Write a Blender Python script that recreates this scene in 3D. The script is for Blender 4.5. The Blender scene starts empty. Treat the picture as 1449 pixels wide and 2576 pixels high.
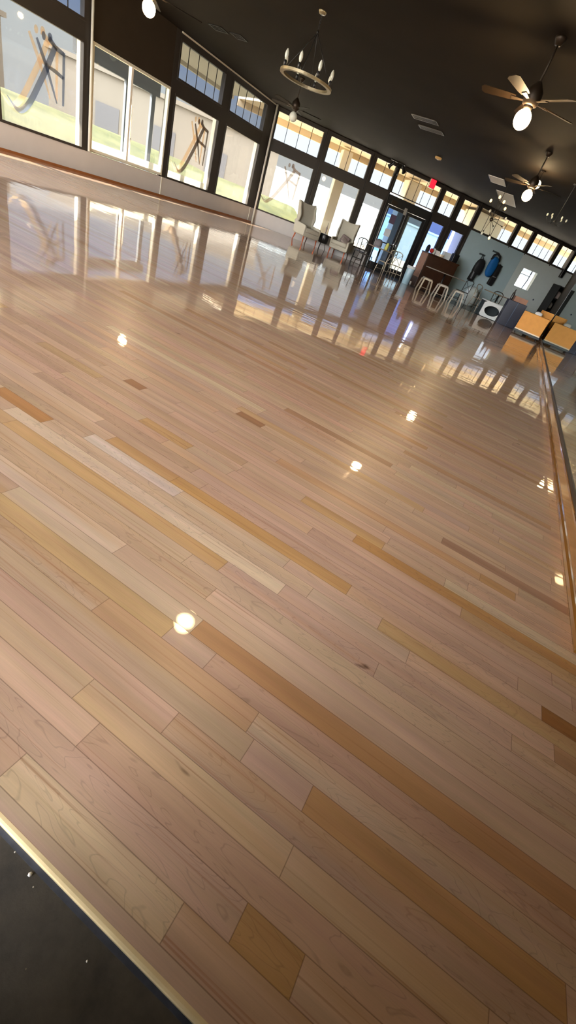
import bpy, math, random
from mathutils import Vector, Matrix
random.seed(7)
PI = math.pi
col = bpy.context.scene.collection
sc = bpy.context.scene

# ------------------------------------------------------------------ materials
MATS = {}
def srgb(r, g, b):
    f = lambda c: c/12.92 if c <= .04045 else ((c+.055)/1.055)**2.4
    return (f(r/255), f(g/255), f(b/255), 1)
def new(name):
    m = bpy.data.materials.new(name); m.use_nodes = True
    nt = m.node_tree; nt.nodes.clear()
    return m, nt, nt.nodes, nt.links
def mat(name, rgb, rough=.6, metal=0, noise=.0, scale=8, bump=0, emit=0, coat=0, spec=.5, stretch=(1, 1, 1)):
    m, nt, N, L = new(name)
    out = N.new('ShaderNodeOutputMaterial'); p = N.new('ShaderNodeBsdfPrincipled')
    L.new(p.outputs[0], out.inputs[0])
    c = srgb(*rgb)
    p.inputs['Base Color'].default_value = c
    p.inputs['Roughness'].default_value = rough
    p.inputs['Metallic'].default_value = metal
    p.inputs['Specular IOR Level'].default_value = spec
    p.inputs['Coat Weight'].default_value = coat
    if emit:
        p.inputs['Emission Color'].default_value = c; p.inputs['Emission Strength'].default_value = emit
    tc = N.new('ShaderNodeTexCoord'); mp = N.new('ShaderNodeMapping'); mp.inputs['Scale'].default_value = stretch
    nz = N.new('ShaderNodeTexNoise'); nz.inputs['Scale'].default_value = scale; nz.inputs['Detail'].default_value = 5
    L.new(tc.outputs['Object'], mp.inputs[0]); L.new(mp.outputs[0], nz.inputs['Vector'])
    if noise:
        r = N.new('ShaderNodeValToRGB')
        r.color_ramp.elements[0].position = .3; r.color_ramp.elements[1].position = .7
        r.color_ramp.elements[0].color = tuple(v*(1-noise) for v in c[:3]) + (1,)
        r.color_ramp.elements[1].color = tuple(min(1, v*(1+noise)) for v in c[:3]) + (1,)
        L.new(nz.outputs['Fac'], r.inputs[0]); L.new(r.outputs[0], p.inputs['Base Color'])
    if bump:
        b = N.new('ShaderNodeBump'); b.inputs['Strength'].default_value = 1; b.inputs['Distance'].default_value = bump
        L.new(nz.outputs['Fac'], b.inputs['Height']); L.new(b.outputs[0], p.inputs['Normal'])
    MATS[name] = m
    return m
def glassy(name, tint=(1, 1, 1), haze=.1, hazecol=(1, 1, 1), refl=1.0):
    """window glass: clear pane that tints what is behind it, with dust that scatters daylight and a mirror sheen"""
    m, nt, N, L = new(name)
    out = N.new('ShaderNodeOutputMaterial')
    tr = N.new('ShaderNodeBsdfTransparent'); tr.inputs[0].default_value = (*tint, 1)
    ta = N.new('ShaderNodeBsdfTranslucent'); ta.inputs[0].default_value = (*hazecol, 1)
    df = N.new('ShaderNodeBsdfDiffuse'); df.inputs[0].default_value = (*[h*.6 for h in hazecol], 1)
    md = N.new('ShaderNodeMixShader'); md.inputs[0].default_value = .25
    L.new(ta.outputs[0], md.inputs[1]); L.new(df.outputs[0], md.inputs[2])
    mh = N.new('ShaderNodeMixShader'); mh.inputs[0].default_value = haze
    nz = N.new('ShaderNodeTexNoise'); nz.inputs['Scale'].default_value = 1.2; nz.inputs['Detail'].default_value = 3
    tc = N.new('ShaderNodeTexCoord'); L.new(tc.outputs['Object'], nz.inputs['Vector'])
    mr = N.new('ShaderNodeMapRange'); mr.inputs['To Min'].default_value = haze*.6; mr.inputs['To Max'].default_value = haze*1.4
    L.new(nz.outputs['Fac'], mr.inputs[0]); L.new(mr.outputs[0], mh.inputs[0])
    L.new(tr.outputs[0], mh.inputs[1]); L.new(md.outputs[0], mh.inputs[2])
    gl = N.new('ShaderNodeBsdfGlossy'); gl.inputs['Roughness'].default_value = .02
    fr = N.new('ShaderNodeLayerWeight'); fr.inputs[0].default_value = .5
    pw = N.new('ShaderNodeMath'); pw.operation = 'POWER'; pw.inputs[1].default_value = 5; L.new(fr.outputs['Facing'], pw.inputs[0])
    mu = N.new('ShaderNodeMath'); mu.operation = 'MULTIPLY_ADD'; mu.inputs[1].default_value = .9*refl; mu.inputs[2].default_value = .04*refl
    L.new(pw.outputs[0], mu.inputs[0])
    mg = N.new('ShaderNodeMixShader'); L.new(mu.outputs[0], mg.inputs[0]); L.new(mh.outputs[0], mg.inputs[1]); L.new(gl.outputs[0], mg.inputs[2])
    L.new(mg.outputs[0], out.inputs[0])
    MATS[name] = m
    return m
def decal(name, rgb, see=.25):
    m, nt, N, L = new(name)
    out = N.new('ShaderNodeOutputMaterial')
    d = N.new('ShaderNodeBsdfDiffuse'); d.inputs[0].default_value = srgb(*rgb)
    t = N.new('ShaderNodeBsdfTranslucent'); t.inputs[0].default_value = srgb(*rgb)
    x = N.new('ShaderNodeBsdfTransparent'); x.inputs[0].default_value = srgb(*rgb)
    a = N.new('ShaderNodeMixShader'); a.inputs[0].default_value = .6
    L.new(d.outputs[0], a.inputs[1]); L.new(t.outputs[0], a.inputs[2])
    b = N.new('ShaderNodeMixShader'); b.inputs[0].default_value = see
    L.new(a.outputs[0], b.inputs[1]); L.new(x.outputs[0], b.inputs[2]); L.new(b.outputs[0], out.inputs[0])
    MATS[name] = m
    return m
M = MATS
mat('frame', (54, 50, 46), .45, spec=.4)
mat('black', (16, 16, 18), .4)
mat('blackmetal', (26, 26, 28), .35, metal=.3)
mat('lowwall', (196, 194, 192), .6, noise=.03, scale=3)
mat('darkwall', (56, 49, 40), .75, spec=.15, noise=.08, scale=2)
mat('palepipe', (222, 222, 208), .35)
mat('jamb', (240, 236, 226), .5)
mat('ceiling', (30, 25, 19), .85, spec=.1, noise=.12, scale=1.2)
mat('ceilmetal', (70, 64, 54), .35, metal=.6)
mat('baseboard', (150, 92, 48), .4, noise=.1, scale=6)
mat('whitewallA', (176, 200, 206), .6, noise=.02, scale=3)
mat('whitewallB', (206, 218, 216), .6, noise=.02, scale=3)
mat('nosing', (244, 224, 176), .22, noise=.05, scale=20, coat=.4)
mat('trimwood', (128, 88, 38), .14, noise=.12, scale=10, coat=.8, stretch=(6, .4, 6))
mat('linen', (170, 167, 152), .9, noise=.06, scale=60, bump=.0015)
mat('cushion', (112, 100, 96), .9, noise=.08, scale=50)
mat('cushion2', (150, 138, 132), .9, noise=.08, scale=50)
mat('redleg', (170, 84, 44), .4)
mat('darkleg', (58, 34, 26), .4)
mat('chrome', (210, 210, 214), .15, metal=1)
mat('galv', (176, 166, 148), .35, metal=.6)
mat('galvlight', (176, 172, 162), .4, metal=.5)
mat('bronze', (52, 42, 32), .45, metal=.5)
mat('ringmetal', (150, 140, 112), .35, metal=.5)
mat('bulbglass', (225, 232, 222), .08, coat=1)
mat('bulbwarm', (255, 214, 150), .3, emit=1.6)
mat('blade', (40, 29, 17), .6, spec=.15, noise=.15, scale=8, stretch=(1, 8, 1))
mat('bladedark', (34, 28, 22), .6, spec=.15)
mat('brownwood', (54, 32, 18), .4, noise=.2, scale=6)
mat('pinkwood', (150, 112, 92), .45, noise=.1, scale=6)
mat('tabletop', (150, 130, 108), .3, noise=.1, scale=10)
mat('trash', (150, 180, 196), .3)
mat('navy', (22, 30, 50), .5)
mat('navyedge', (70, 90, 120), .4)
mat('cardboard', (216, 156, 78), .7, noise=.05, scale=8)
mat('tape', (226, 214, 190), .4)
mat('slate', (40, 52, 56), .6)
mat('bluereflection', (66, 72, 88), .5, noise=.3, scale=40)
mat('white', (232, 232, 228), .5)
mat('whitemetal', (214, 222, 224), .35)
mat('bluebag', (0, 92, 160), .7, noise=.06, scale=20, bump=.002)
mat('blackbag', (10, 12, 18), .7, noise=.2, scale=20, bump=.002)
mat('greytag', (120, 124, 128), .6)
mat('hook', (92, 104, 110), .35, metal=.6)
mat('red', (196, 44, 40), .5)
mat('yellowgreen', (200, 206, 110), .7)
mat('greycloth', (110, 108, 112), .8)
mat('exitred', (255, 30, 48), .4, emit=1.3)
mat('sensor', (210, 178, 120), .5)
mat('concretefar', (92, 104, 108), .25, noise=.12, scale=2)
mat('poster', (88, 72, 92), .6)
mat('paper', (214, 220, 224), .6)
# outside
mat('pavement', (172, 163, 146), .9, noise=.06, scale=.6)
mat('bldg', (86, 80, 72), .9, noise=.05, scale=.3)
mat('bldgcool', (90, 87, 82), .9, noise=.04, scale=.3)
mat('bldggrey', (66, 68, 74), .8)
mat('soffitgrey', (168, 160, 138), .9)
mat('soffit', (192, 172, 138), .9)
mat('soffitseam', (190, 172, 140), .9)
mat('column', (236, 228, 208), .8)
mat('vest', (70, 80, 94), .5)
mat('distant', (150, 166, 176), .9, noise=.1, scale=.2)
glassy('glass', (.69, .68, .65), .022, (1, .97, .93))
glassy('glassclear', (.72, .72, .69), .01)
glassy('glassup', (.96, .97, .98), .01)
glassy('glasstint', (.50, .52, .56), .01)
glassy('glassblue', (.42, .50, .76), .02, (.6, .75, 1))
glassy('glassdoor', (.33, .44, .62), .012, (.6, .8, 1), 1.0)
glassy('glassdoorgrey', (.36, .40, .42), .012, (.8, .9, 1), 1.0)
decal('sillglow', (238, 236, 228), .0)
decal('markblue', (176, 184, 198), .7)
decal('markshadow', (248, 232, 212), .85)
decal('markdark', (172, 166, 162), .7)
decal('markpale', (222, 212, 206), .8)

def grass_mat():
    m, nt, N, L = new('grass')
    out = N.new('ShaderNodeOutputMaterial'); p = N.new('ShaderNodeBsdfPrincipled'); L.new(p.outputs[0], out.inputs[0])
    p.inputs['Roughness'].default_value = .9
    nz = N.new('ShaderNodeTexNoise'); nz.inputs['Scale'].default_value = 1.5; nz.inputs['Detail'].default_value = 8
    tc = N.new('ShaderNodeTexCoord'); L.new(tc.outputs['Object'], nz.inputs['Vector'])
    r = N.new('ShaderNodeValToRGB'); r.color_ramp.elements[0].color = srgb(48, 56, 24); r.color_ramp.elements[1].color = srgb(70, 74, 38)
    r.color_ramp.elements[0].position = .35; r.color_ramp.elements[1].position = .65
    L.new(nz.outputs['Fac'], r.inputs[0]); L.new(r.outputs[0], p.inputs[0]); MATS['grass'] = m
grass_mat()

def concrete_mat():
    m, nt, N, L = new('darkconcrete')
    out = N.new('ShaderNodeOutputMaterial'); p = N.new('ShaderNodeBsdfPrincipled'); L.new(p.outputs[0], out.inputs[0])
    tc = N.new('ShaderNodeTexCoord')
    nz = N.new('ShaderNodeTexNoise'); nz.inputs['Scale'].default_value = 9; nz.inputs['Detail'].default_value = 9; nz.inputs['Roughness'].default_value = .7
    L.new(tc.outputs['Object'], nz.inputs['Vector'])
    r = N.new('ShaderNodeValToRGB'); e = r.color_ramp.elements
    e[0].position = .32; e[0].color = srgb(58, 58, 58); e[1].position = .72; e[1].color = srgb(96, 92, 86)
    L.new(nz.outputs['Fac'], r.inputs[0])
    vo = N.new('ShaderNodeTexVoronoi'); vo.inputs['Scale'].default_value = 34; L.new(tc.outputs['Object'], vo.inputs['Vector'])
    wn = N.new('ShaderNodeMath'); wn.operation = 'LESS_THAN'; wn.inputs[1].default_value = .05
    L.new(vo.outputs['Distance'], wn.inputs[0])
    sp = N.new('ShaderNodeSeparateColor'); L.new(vo.outputs['Color'], sp.inputs[0])
    gt = N.new('ShaderNodeMath'); gt.operation = 'GREATER_THAN'; gt.inputs[1].default_value = .82; L.new(sp.outputs[0], gt.inputs[0])
    mm = N.new('ShaderNodeMath'); mm.operation = 'MULTIPLY'; L.new(wn.outputs[0], mm.inputs[0]); L.new(gt.outputs[0], mm.inputs[1])
    mx = N.new('ShaderNodeMix'); mx.data_type = 'RGBA'; L.new(mm.outputs[0], mx.inputs[0]); L.new(r.outputs[0], mx.inputs[6])
    mx.inputs[7].default_value = srgb(128, 120, 104)
    L.new(mx.outputs[2], p.inputs[0]); p.inputs['Roughness'].default_value = .42
    b = N.new('ShaderNodeBump'); b.inputs['Distance'].default_value = .002; L.new(nz.outputs['Fac'], b.inputs['Height']); L.new(b.outputs[0], p.inputs['Normal'])
    MATS['darkconcrete'] = m
concrete_mat()

def floor_mat():
    m, nt, N, L = new('maple_planks')
    def n(t, **k):
        x = N.new(t)
        for a, v in k.items(): setattr(x, a, v)
        return x
    def math_(op, a, b=None, c=None):
        x = n('ShaderNodeMath', operation=op)
        for i, v in enumerate((a, b, c)):
            if v is None: continue
            if isinstance(v, (int, float)): x.inputs[i].default_value = v
            else: L.new(v, x.inputs[i])
        return x.outputs[0]
    out = n('ShaderNodeOutputMaterial'); p = n('ShaderNodeBsdfPrincipled'); L.new(p.outputs[0], out.inputs[0])
    att = n('ShaderNodeAttribute', attribute_name='plank_colour')
    rnd = n('ShaderNodeAttribute', attribute_name='plank_random')
    uv = n('ShaderNodeUVMap', uv_map='UVMap')
    sx = n('ShaderNodeSeparateXYZ'); L.new(uv.outputs[0], sx.inputs[0])      # u: metres along plank, v: 0..1 across
    rr = n('ShaderNodeSeparateColor'); L.new(rnd.outputs['Color'], rr.inputs[0])
    u, v = sx.outputs[0], sx.outputs[1]
    # grain coordinates: per plank offset
    def coord(su, sv):
        c = n('ShaderNodeCombineXYZ')
        L.new(math_('MULTIPLY', u, su), c.inputs[0])
        L.new(math_('MULTIPLY', v, sv), c.inputs[1])
        L.new(math_('MULTIPLY', rr.outputs[0], 60), c.inputs[2])
        return c.outputs[0]
    def noise(vec, scale, detail, rough=.5, dist=0):
        z = n('ShaderNodeTexNoise'); z.inputs['Scale'].default_value = scale; z.inputs['Detail'].default_value = detail
        z.inputs['Roughness'].default_value = rough; z.inputs['Distortion'].default_value = dist
        L.new(vec, z.inputs['Vector']); return z.outputs['Fac']
    fine = noise(coord(10, 26), 1.0, 4)
    broad = noise(coord(2.2, 1.3), 1.0, 3)
    big = noise(coord(4.5, 1.1), 1.0, 2, dist=.6)
    # cathedral figure: contour lines of a smooth field
    rings = math_('FRACT', math_('MULTIPLY', big, 10))
    line = math_('SUBTRACT', 1, math_('MULTIPLY', math_('ABSOLUTE', math_('SUBTRACT', rings, .5)), 12))
    line = math_('MAXIMUM', line, 0)
    figured = math_('MULTIPLY', line, math_('GREATER_THAN', rr.outputs[1], .55))
    streak = noise(coord(1.3, 8), 1.0, 3, .55, .3)
    mineral = n('ShaderNodeMapRange'); mineral.inputs['From Min'].default_value = .60; mineral.inputs['From Max'].default_value = .74; L.new(streak, mineral.inputs[0])
    knot = noise(coord(9, 1.6), 1.0, 2)
    kn = n('ShaderNodeMapRange'); kn.inputs['From Min'].default_value = .775; kn.inputs['From Max'].default_value = .83; L.new(knot, kn.inputs[0])
    # colour
    def mulc(colr, fac):
        x = n('ShaderNodeVectorMath', operation='SCALE'); L.new(colr, x.inputs[0]); L.new(fac, x.inputs[3]); return x.outputs[0]
    f1 = math_('ADD', .88, math_('MULTIPLY', fine, .22))
    f2 = math_('ADD', .68, math_('MULTIPLY', broad, .66))
    f = math_('MULTIPLY', f1, f2)
    f = math_('MULTIPLY', f, math_('SUBTRACT', 1, math_('MULTIPLY', figured, .2)))
    c = mulc(att.outputs['Color'], f)
    hue = noise(coord(2.6, 1.8), 1.0, 2, dist=.8)
    hr = n('ShaderNodeValToRGB'); L.new(hue, hr.inputs[0]); he = hr.color_ramp.elements
    he[0].position = .34; he[0].color = (1.02, .965, 1.0, 1); he[1].position = .66; he[1].color = (1.0, .99, .95, 1)
    hm = n('ShaderNodeVectorMath', operation='MULTIPLY'); L.new(c, hm.inputs[0]); L.new(hr.outputs[0], hm.inputs[1]); c = hm.outputs[0]
    def mixc(fac, a, colr):
        x = n('ShaderNodeMix', data_type='RGBA')
        L.new(fac, x.inputs[0]); L.new(a, x.inputs[6]); x.inputs[7].default_value = colr; return x.outputs[2]
    gold = noise(coord(.8, .7), 1.0, 2, .5, .4)
    gm = n('ShaderNodeMapRange'); gm.inputs['From Min'].default_value = .54; gm.inputs['From Max'].default_value = .72; L.new(gold, gm.inputs[0])
    c = mixc(math_('MULTIPLY', gm.outputs[0], .3), c, srgb(204, 158, 98))
    c = mixc(math_('MULTIPLY', mineral.outputs[0], .55), c, srgb(158, 108, 66))
    c = mixc(math_('MULTIPLY', kn.outputs[0], .75), c, srgb(74, 42, 26))
    # seams
    ev = math_('MINIMUM', v, math_('SUBTRACT', 1, v))
    seam = n('ShaderNodeMapRange'); seam.inputs['From Min'].default_value = .008; seam.inputs['From Max'].default_value = .022
    seam.inputs['To Min'].default_value = 1; seam.inputs['To Max'].default_value = 0; L.new(ev, seam.inputs[0])
    # end distance in metres is stored in the second uv map
    uv2 = n('ShaderNodeUVMap', uv_map='Ends'); sx2 = n('ShaderNodeSeparateXYZ'); L.new(uv2.outputs[0], sx2.inputs[0])
    eu = math_('MINIMUM', sx2.outputs[0], sx2.outputs[1])
    seam2 = n('ShaderNodeMapRange'); seam2.inputs['From Min'].default_value = .0004; seam2.inputs['From Max'].default_value = .0014
    seam2.inputs['To Min'].default_value = 1; seam2.inputs['To Max'].default_value = 0; L.new(eu, seam2.inputs[0])
    sm = math_('MAXIMUM', seam.outputs[0], seam2.outputs[0])
    c = mixc(math_('MULTIPLY', sm, .5), c, srgb(84, 52, 28))
    L.new(c, p.inputs['Base Color'])
    p.inputs['Roughness'].default_value = .35
    p.inputs['Specular IOR Level'].default_value = .25
    p.inputs['Coat Weight'].default_value = 1; p.inputs['Coat Roughness'].default_value = .02; p.inputs['Coat IOR'].default_value = 1.58
    # height in metres: per plank tilt + slight cup + long waves
    tilt = math_('MULTIPLY', math_('MULTIPLY', v, math_('SUBTRACT', rr.outputs[2], .5)), .00042)
    vv = math_('SUBTRACT', v, .5)
    cup = math_('MULTIPLY', math_('MULTIPLY', vv, vv), -.00022)
    geo = n('ShaderNodeNewGeometry')
    wz = n('ShaderNodeTexNoise'); wz.inputs['Scale'].default_value = 3.2; wz.inputs['Detail'].default_value = 2; L.new(geo.outputs['Position'], wz.inputs['Vector'])
    wave = math_('MULTIPLY', wz.outputs['Fac'], .0009)
    h = math_('ADD', math_('ADD', tilt, cup), wave)
    b = n('ShaderNodeBump'); b.inputs['Strength'].default_value = 1; b.inputs['Distance'].default_value = 1
    L.new(h, b.inputs['Height']); L.new(b.outputs[0], p.inputs['Coat Normal'])
    MATS['planks'] = m
floor_mat()

def mirror_mat():
    m, nt, N, L = new('mirror_glass')
    out = N.new('ShaderNodeOutputMaterial'); g = N.new('ShaderNodeBsdfGlossy'); g.inputs['Roughness'].default_value = .012
    g.inputs[0].default_value = (.74, .80, .80, 1)
    L.new(g.outputs[0], out.inputs[0]); MATS['mirror'] = m
mirror_mat()
def globe_mat():
    m, nt, N, L = new('lit_globe')
    out = N.new('ShaderNodeOutputMaterial'); e = N.new('ShaderNodeEmission'); e.inputs[0].default_value = (1, .70, .36, 1)
    lw = N.new('ShaderNodeLayerWeight'); lw.inputs[0].default_value = .5
    a = N.new('ShaderNodeMath'); a.operation = 'SUBTRACT'; a.inputs[0].default_value = 1; L.new(lw.outputs['Facing'], a.inputs[1])
    b = N.new('ShaderNodeMath'); b.operation = 'POWER'; b.inputs[1].default_value = 8; L.new(a.outputs[0], b.inputs[0])
    c = N.new('ShaderNodeMath'); c.operation = 'MULTIPLY_ADD'; c.inputs[1].default_value = 520; c.inputs[2].default_value = 12; L.new(b.outputs[0], c.inputs[0])
    L.new(c.outputs[0], e.inputs[1]); L.new(e.outputs[0], out.inputs[0]); MATS['lit'] = m
globe_mat()

# ------------------------------------------------------------------ mesh builder
class MB:
    def __init__(s): s.v = []; s.f = []; s.sm = []
    def add(s, vs, fs, smooth=False, mtx=None):
        o = len(s.v)
        s.v += [tuple(mtx @ Vector(v)) if mtx else tuple(v) for v in vs]
        s.f += [tuple(i+o for i in f) for f in fs]; s.sm += [smooth]*len(fs); return s
    def box(s, x0, x1, y0, y1, z0, z1, mtx=None):
        vs = [(x, y, z) for z in (z0, z1) for y in (y0, y1) for x in (x0, x1)]
        return s.add(vs, [(0, 2, 3, 1), (4, 5, 7, 6), (0, 1, 5, 4), (2, 6, 7, 3), (0, 4, 6, 2), (1, 3, 7, 5)], False, mtx)
    def rbox(s, x0, x1, y0, y1, z0, z1, r, mtx=None):
        """box with rounded edges, built as stacked rounded rectangles"""
        n = 4; rings = []
        for k in range(n+1):
            a = PI/2*k/n; rings.append((z0+r-r*math.cos(a), r-r*math.sin(a)))
        rings += [(z0+z1-z, i) for z, i in reversed(rings)]
        vs = []; cnt = 4*(n+1)
        for z, ins in rings:
            rr = max(r-ins, 1e-4)
            for q, (cx, cy) in enumerate(((x1-r, y1-r), (x0+r, y1-r), (x0+r, y0+r), (x1-r, y0+r))):
                for k in range(n+1):
                    a = PI/2*q+PI/2*k/n; vs.append((cx+rr*math.cos(a), cy+rr*math.sin(a), z))
        fs = [(j*cnt+i, j*cnt+(i+1) % cnt, (j+1)*cnt+(i+1) % cnt, (j+1)*cnt+i) for j in range(len(rings)-1) for i in range(cnt)]
        fs += [tuple(range(cnt-1, -1, -1)), tuple(range((len(rings)-1)*cnt, len(rings)*cnt))]
        return s.add(vs, fs, True, mtx)
    def tube(s, pts, r, n=8, mtx=None, cap=True):
        pts = [Vector(p) for p in pts]; R = r if isinstance(r, (list, tuple)) else [r]*len(pts)
        vs = []; prev = None
        for i, p in enumerate(pts):
            t = (pts[min(i+1, len(pts)-1)]-pts[max(i-1, 0)]).normalized()
            a = t.orthogonal().normalized() if prev is None else (prev-t*prev.dot(t)).normalized()
            prev = a; b = t.cross(a)
            for k in range(n):
                w = 2*PI*k/n; vs.append(p+a*R[i]*math.cos(w)+b*R[i]*math.sin(w))
        fs = [(j*n+i, j*n+(i+1) % n, (j+1)*n+(i+1) % n, (j+1)*n+i) for j in range(len(pts)-1) for i in range(n)]
        if cap: fs += [tuple(range(n-1, -1, -1)), tuple(range((len(pts)-1)*n, len(pts)*n))]
        return s.add(vs, fs, True, mtx)
    def lathe(s, prof, n=20, c=(0, 0, 0), mtx=None):
        vs = [(c[0]+r*math.cos(2*PI*k/n), c[1]+r*math.sin(2*PI*k/n), c[2]+z) for r, z in prof for k in range(n)]
        fs = [(j*n+i, j*n+(i+1) % n, (j+1)*n+(i+1) % n, (j+1)*n+i) for j in range(len(prof)-1) for i in range(n)]
        fs += [tuple(range(n-1, -1, -1)), tuple(range((len(prof)-1)*n, len(prof)*n))]
        return s.add(vs, fs, True, mtx)
    def ball(s, c, r, n=16, sz=1, mtx=None):
        return s.lathe([(max(r*math.sin(PI*k/n), 1e-4), -r*sz*math.cos(PI*k/n)) for k in range(n+1)], n*2, c, mtx)
    def prism(s, poly, y0, y1, mtx=None):
        """outline in x,z extruded along y"""
        n = len(poly); vs = [(x, y0, z) for x, z in poly]+[(x, y1, z) for x, z in poly]
        fs = [tuple(range(n)), tuple(range(2*n-1, n-1, -1))]+[(i, i+n, (i+1) % n+n, (i+1) % n) for i in range(n)]
        return s.add(vs, fs, False, mtx)
    def prismz(s, poly, z0, z1, mtx=None):
        n = len(poly); vs = [(x, y, z0) for x, y in poly]+[(x, y, z1) for x, y in poly]
        fs = [tuple(range(n-1, -1, -1)), tuple(range(n, 2*n))]+[(i, (i+1) % n, (i+1) % n+n, i+n) for i in range(n)]
        return s.add(vs, fs, False, mtx)
    def build(s, name, m, parent=None, bevel=0):
        me = bpy.data.meshes.new(name); me.from_pydata(s.v, [], s.f); me.update()
        me.polygons.foreach_set('use_smooth', s.sm)
        me.materials.append(M[m] if isinstance(m, str) else m)
        o = bpy.data.objects.new(name, me); col.objects.link(o)
        if parent: o.parent = parent
        if bevel:
            b = o.modifiers.new('edge', 'BEVEL'); b.width = bevel; b.segments = 2; b.limit_method = 'ANGLE'
        return o
def empty(name, loc=(0, 0, 0), rz=0, mtx=None):
    o = bpy.data.objects.new(name, None); col.objects.link(o); o.empty_display_size = .1
    if mtx is not None: o.matrix_world = mtx
    else: o.location = loc; o.rotation_euler = (0, 0, rz)
    return o
def tag(o, label, cat, group=None):
    o['label'] = label; o['category'] = cat
    if group: o['group'] = group
    return o
def struct(o, label=None):
    o['kind'] = 'structure'
    if label: o['label'] = label
    return o
def copy_tree(o, parent=None):
    c = o.copy(); col.objects.link(c); c.parent = parent
    for ch in list(o.children): copy_tree(ch, c)
    return c

# ------------------------------------------------------------------ frames of reference
CEIL = 3.45
A = Vector((-10.67, 16.5, 0)); B = Vector((-.15, 25.36, 0))
D2 = (B-A).normalized(); N2 = Vector((D2.y, -D2.x, 0))            # N2 points into the room
M2 = Matrix(((D2.x, -N2.x, 0, A.x), (D2.y, -N2.y, 0, A.y), (0, 0, 1, 0), (0, 0, 0, 1)))   # x along wall, y outward
M1 = Matrix(((0, -1, 0, -10.67), (1, 0, 0, 0), (0, 0, 1, 0), (0, 0, 0, 1)))
def P2(s, off, z=0): return M2 @ Vector((s, -off, z))
ANG2 = math.atan2(D2.y, D2.x)
WOOD_END = 18.0
MX = .777                                                           # mirror wall plane

# ------------------------------------------------------------------ wooden floor
Y0 = .127; PW = .057; YB = .263
def tone():
    r = random.random()
    if r < .50: b = (209, 180, 157)
    elif r < .74: b = (212, 186, 162)
    elif r < .88: b = (204, 174, 150)
    elif r < .95: b = (206, 173, 134)
    elif r < .98: b = (194, 158, 124)
    else: b = (224, 204, 178)
    k = random.uniform(.96, 1.03)
    return tuple(min(255, v*k+random.uniform(-3, 3)) for v in b)
GOLD = (200, 158, 104); DGOLD = (192, 148, 98); BROWN = (150, 98, 56); PALE = (218, 202, 190); TAN = (188, 148, 108); PINK = (168, 124, 100)
H0 = .92
# rows are given by a y value on the floor, with the x span and the tone of one distinctive board
OV = [
 (1.02, -1.175, -.72, (228, 212, 200)), (.845, -1.38, -.39, (208, 174, 128)), (1.075, -1.12, -.80, (200, 162, 118)), (1.075, -.79, -.03, (204, 164, 112)),
 (.975, -1.62, -1.33, (190, 144, 98)), (1.36, -.12, .76, (196, 152, 100)), (.455, .127, .665, (198, 158, 112)), (.61, -.307, .70, (190, 148, 108)),
 (1.08, .63, .77, (160, 112, 66)), (1.72, .19, .75, (180, 144, 120)), (1.58, .38, .53, (200, 160, 112)), (.235, .11, .225, (200, 162, 112)),
 (.52, -.527, -.05, (202, 168, 134)), (1.41, -.39, -.01, (204, 168, 122)), (1.56, -1.51, -1.40, (166, 124, 92)), (1.82, -1.01, -.85, (170, 130, 98)),
 (1.33, -1.18, -.91, (202, 166, 120)), (.58, -1.05, -.35, (206, 176, 132)), (.20, -.357, .02, (220, 198, 166)), (.32, -.382, .14, (216, 190, 158)),
 (2.2, -.9, -.2, (186, 150, 118)), (2.7, -1.0, -.1, (198, 160, 118)), (2.45, -.2, .7, (194, 158, 122)), (3.0, -2.4, -1.2, (196, 160, 122)),
]
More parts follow.
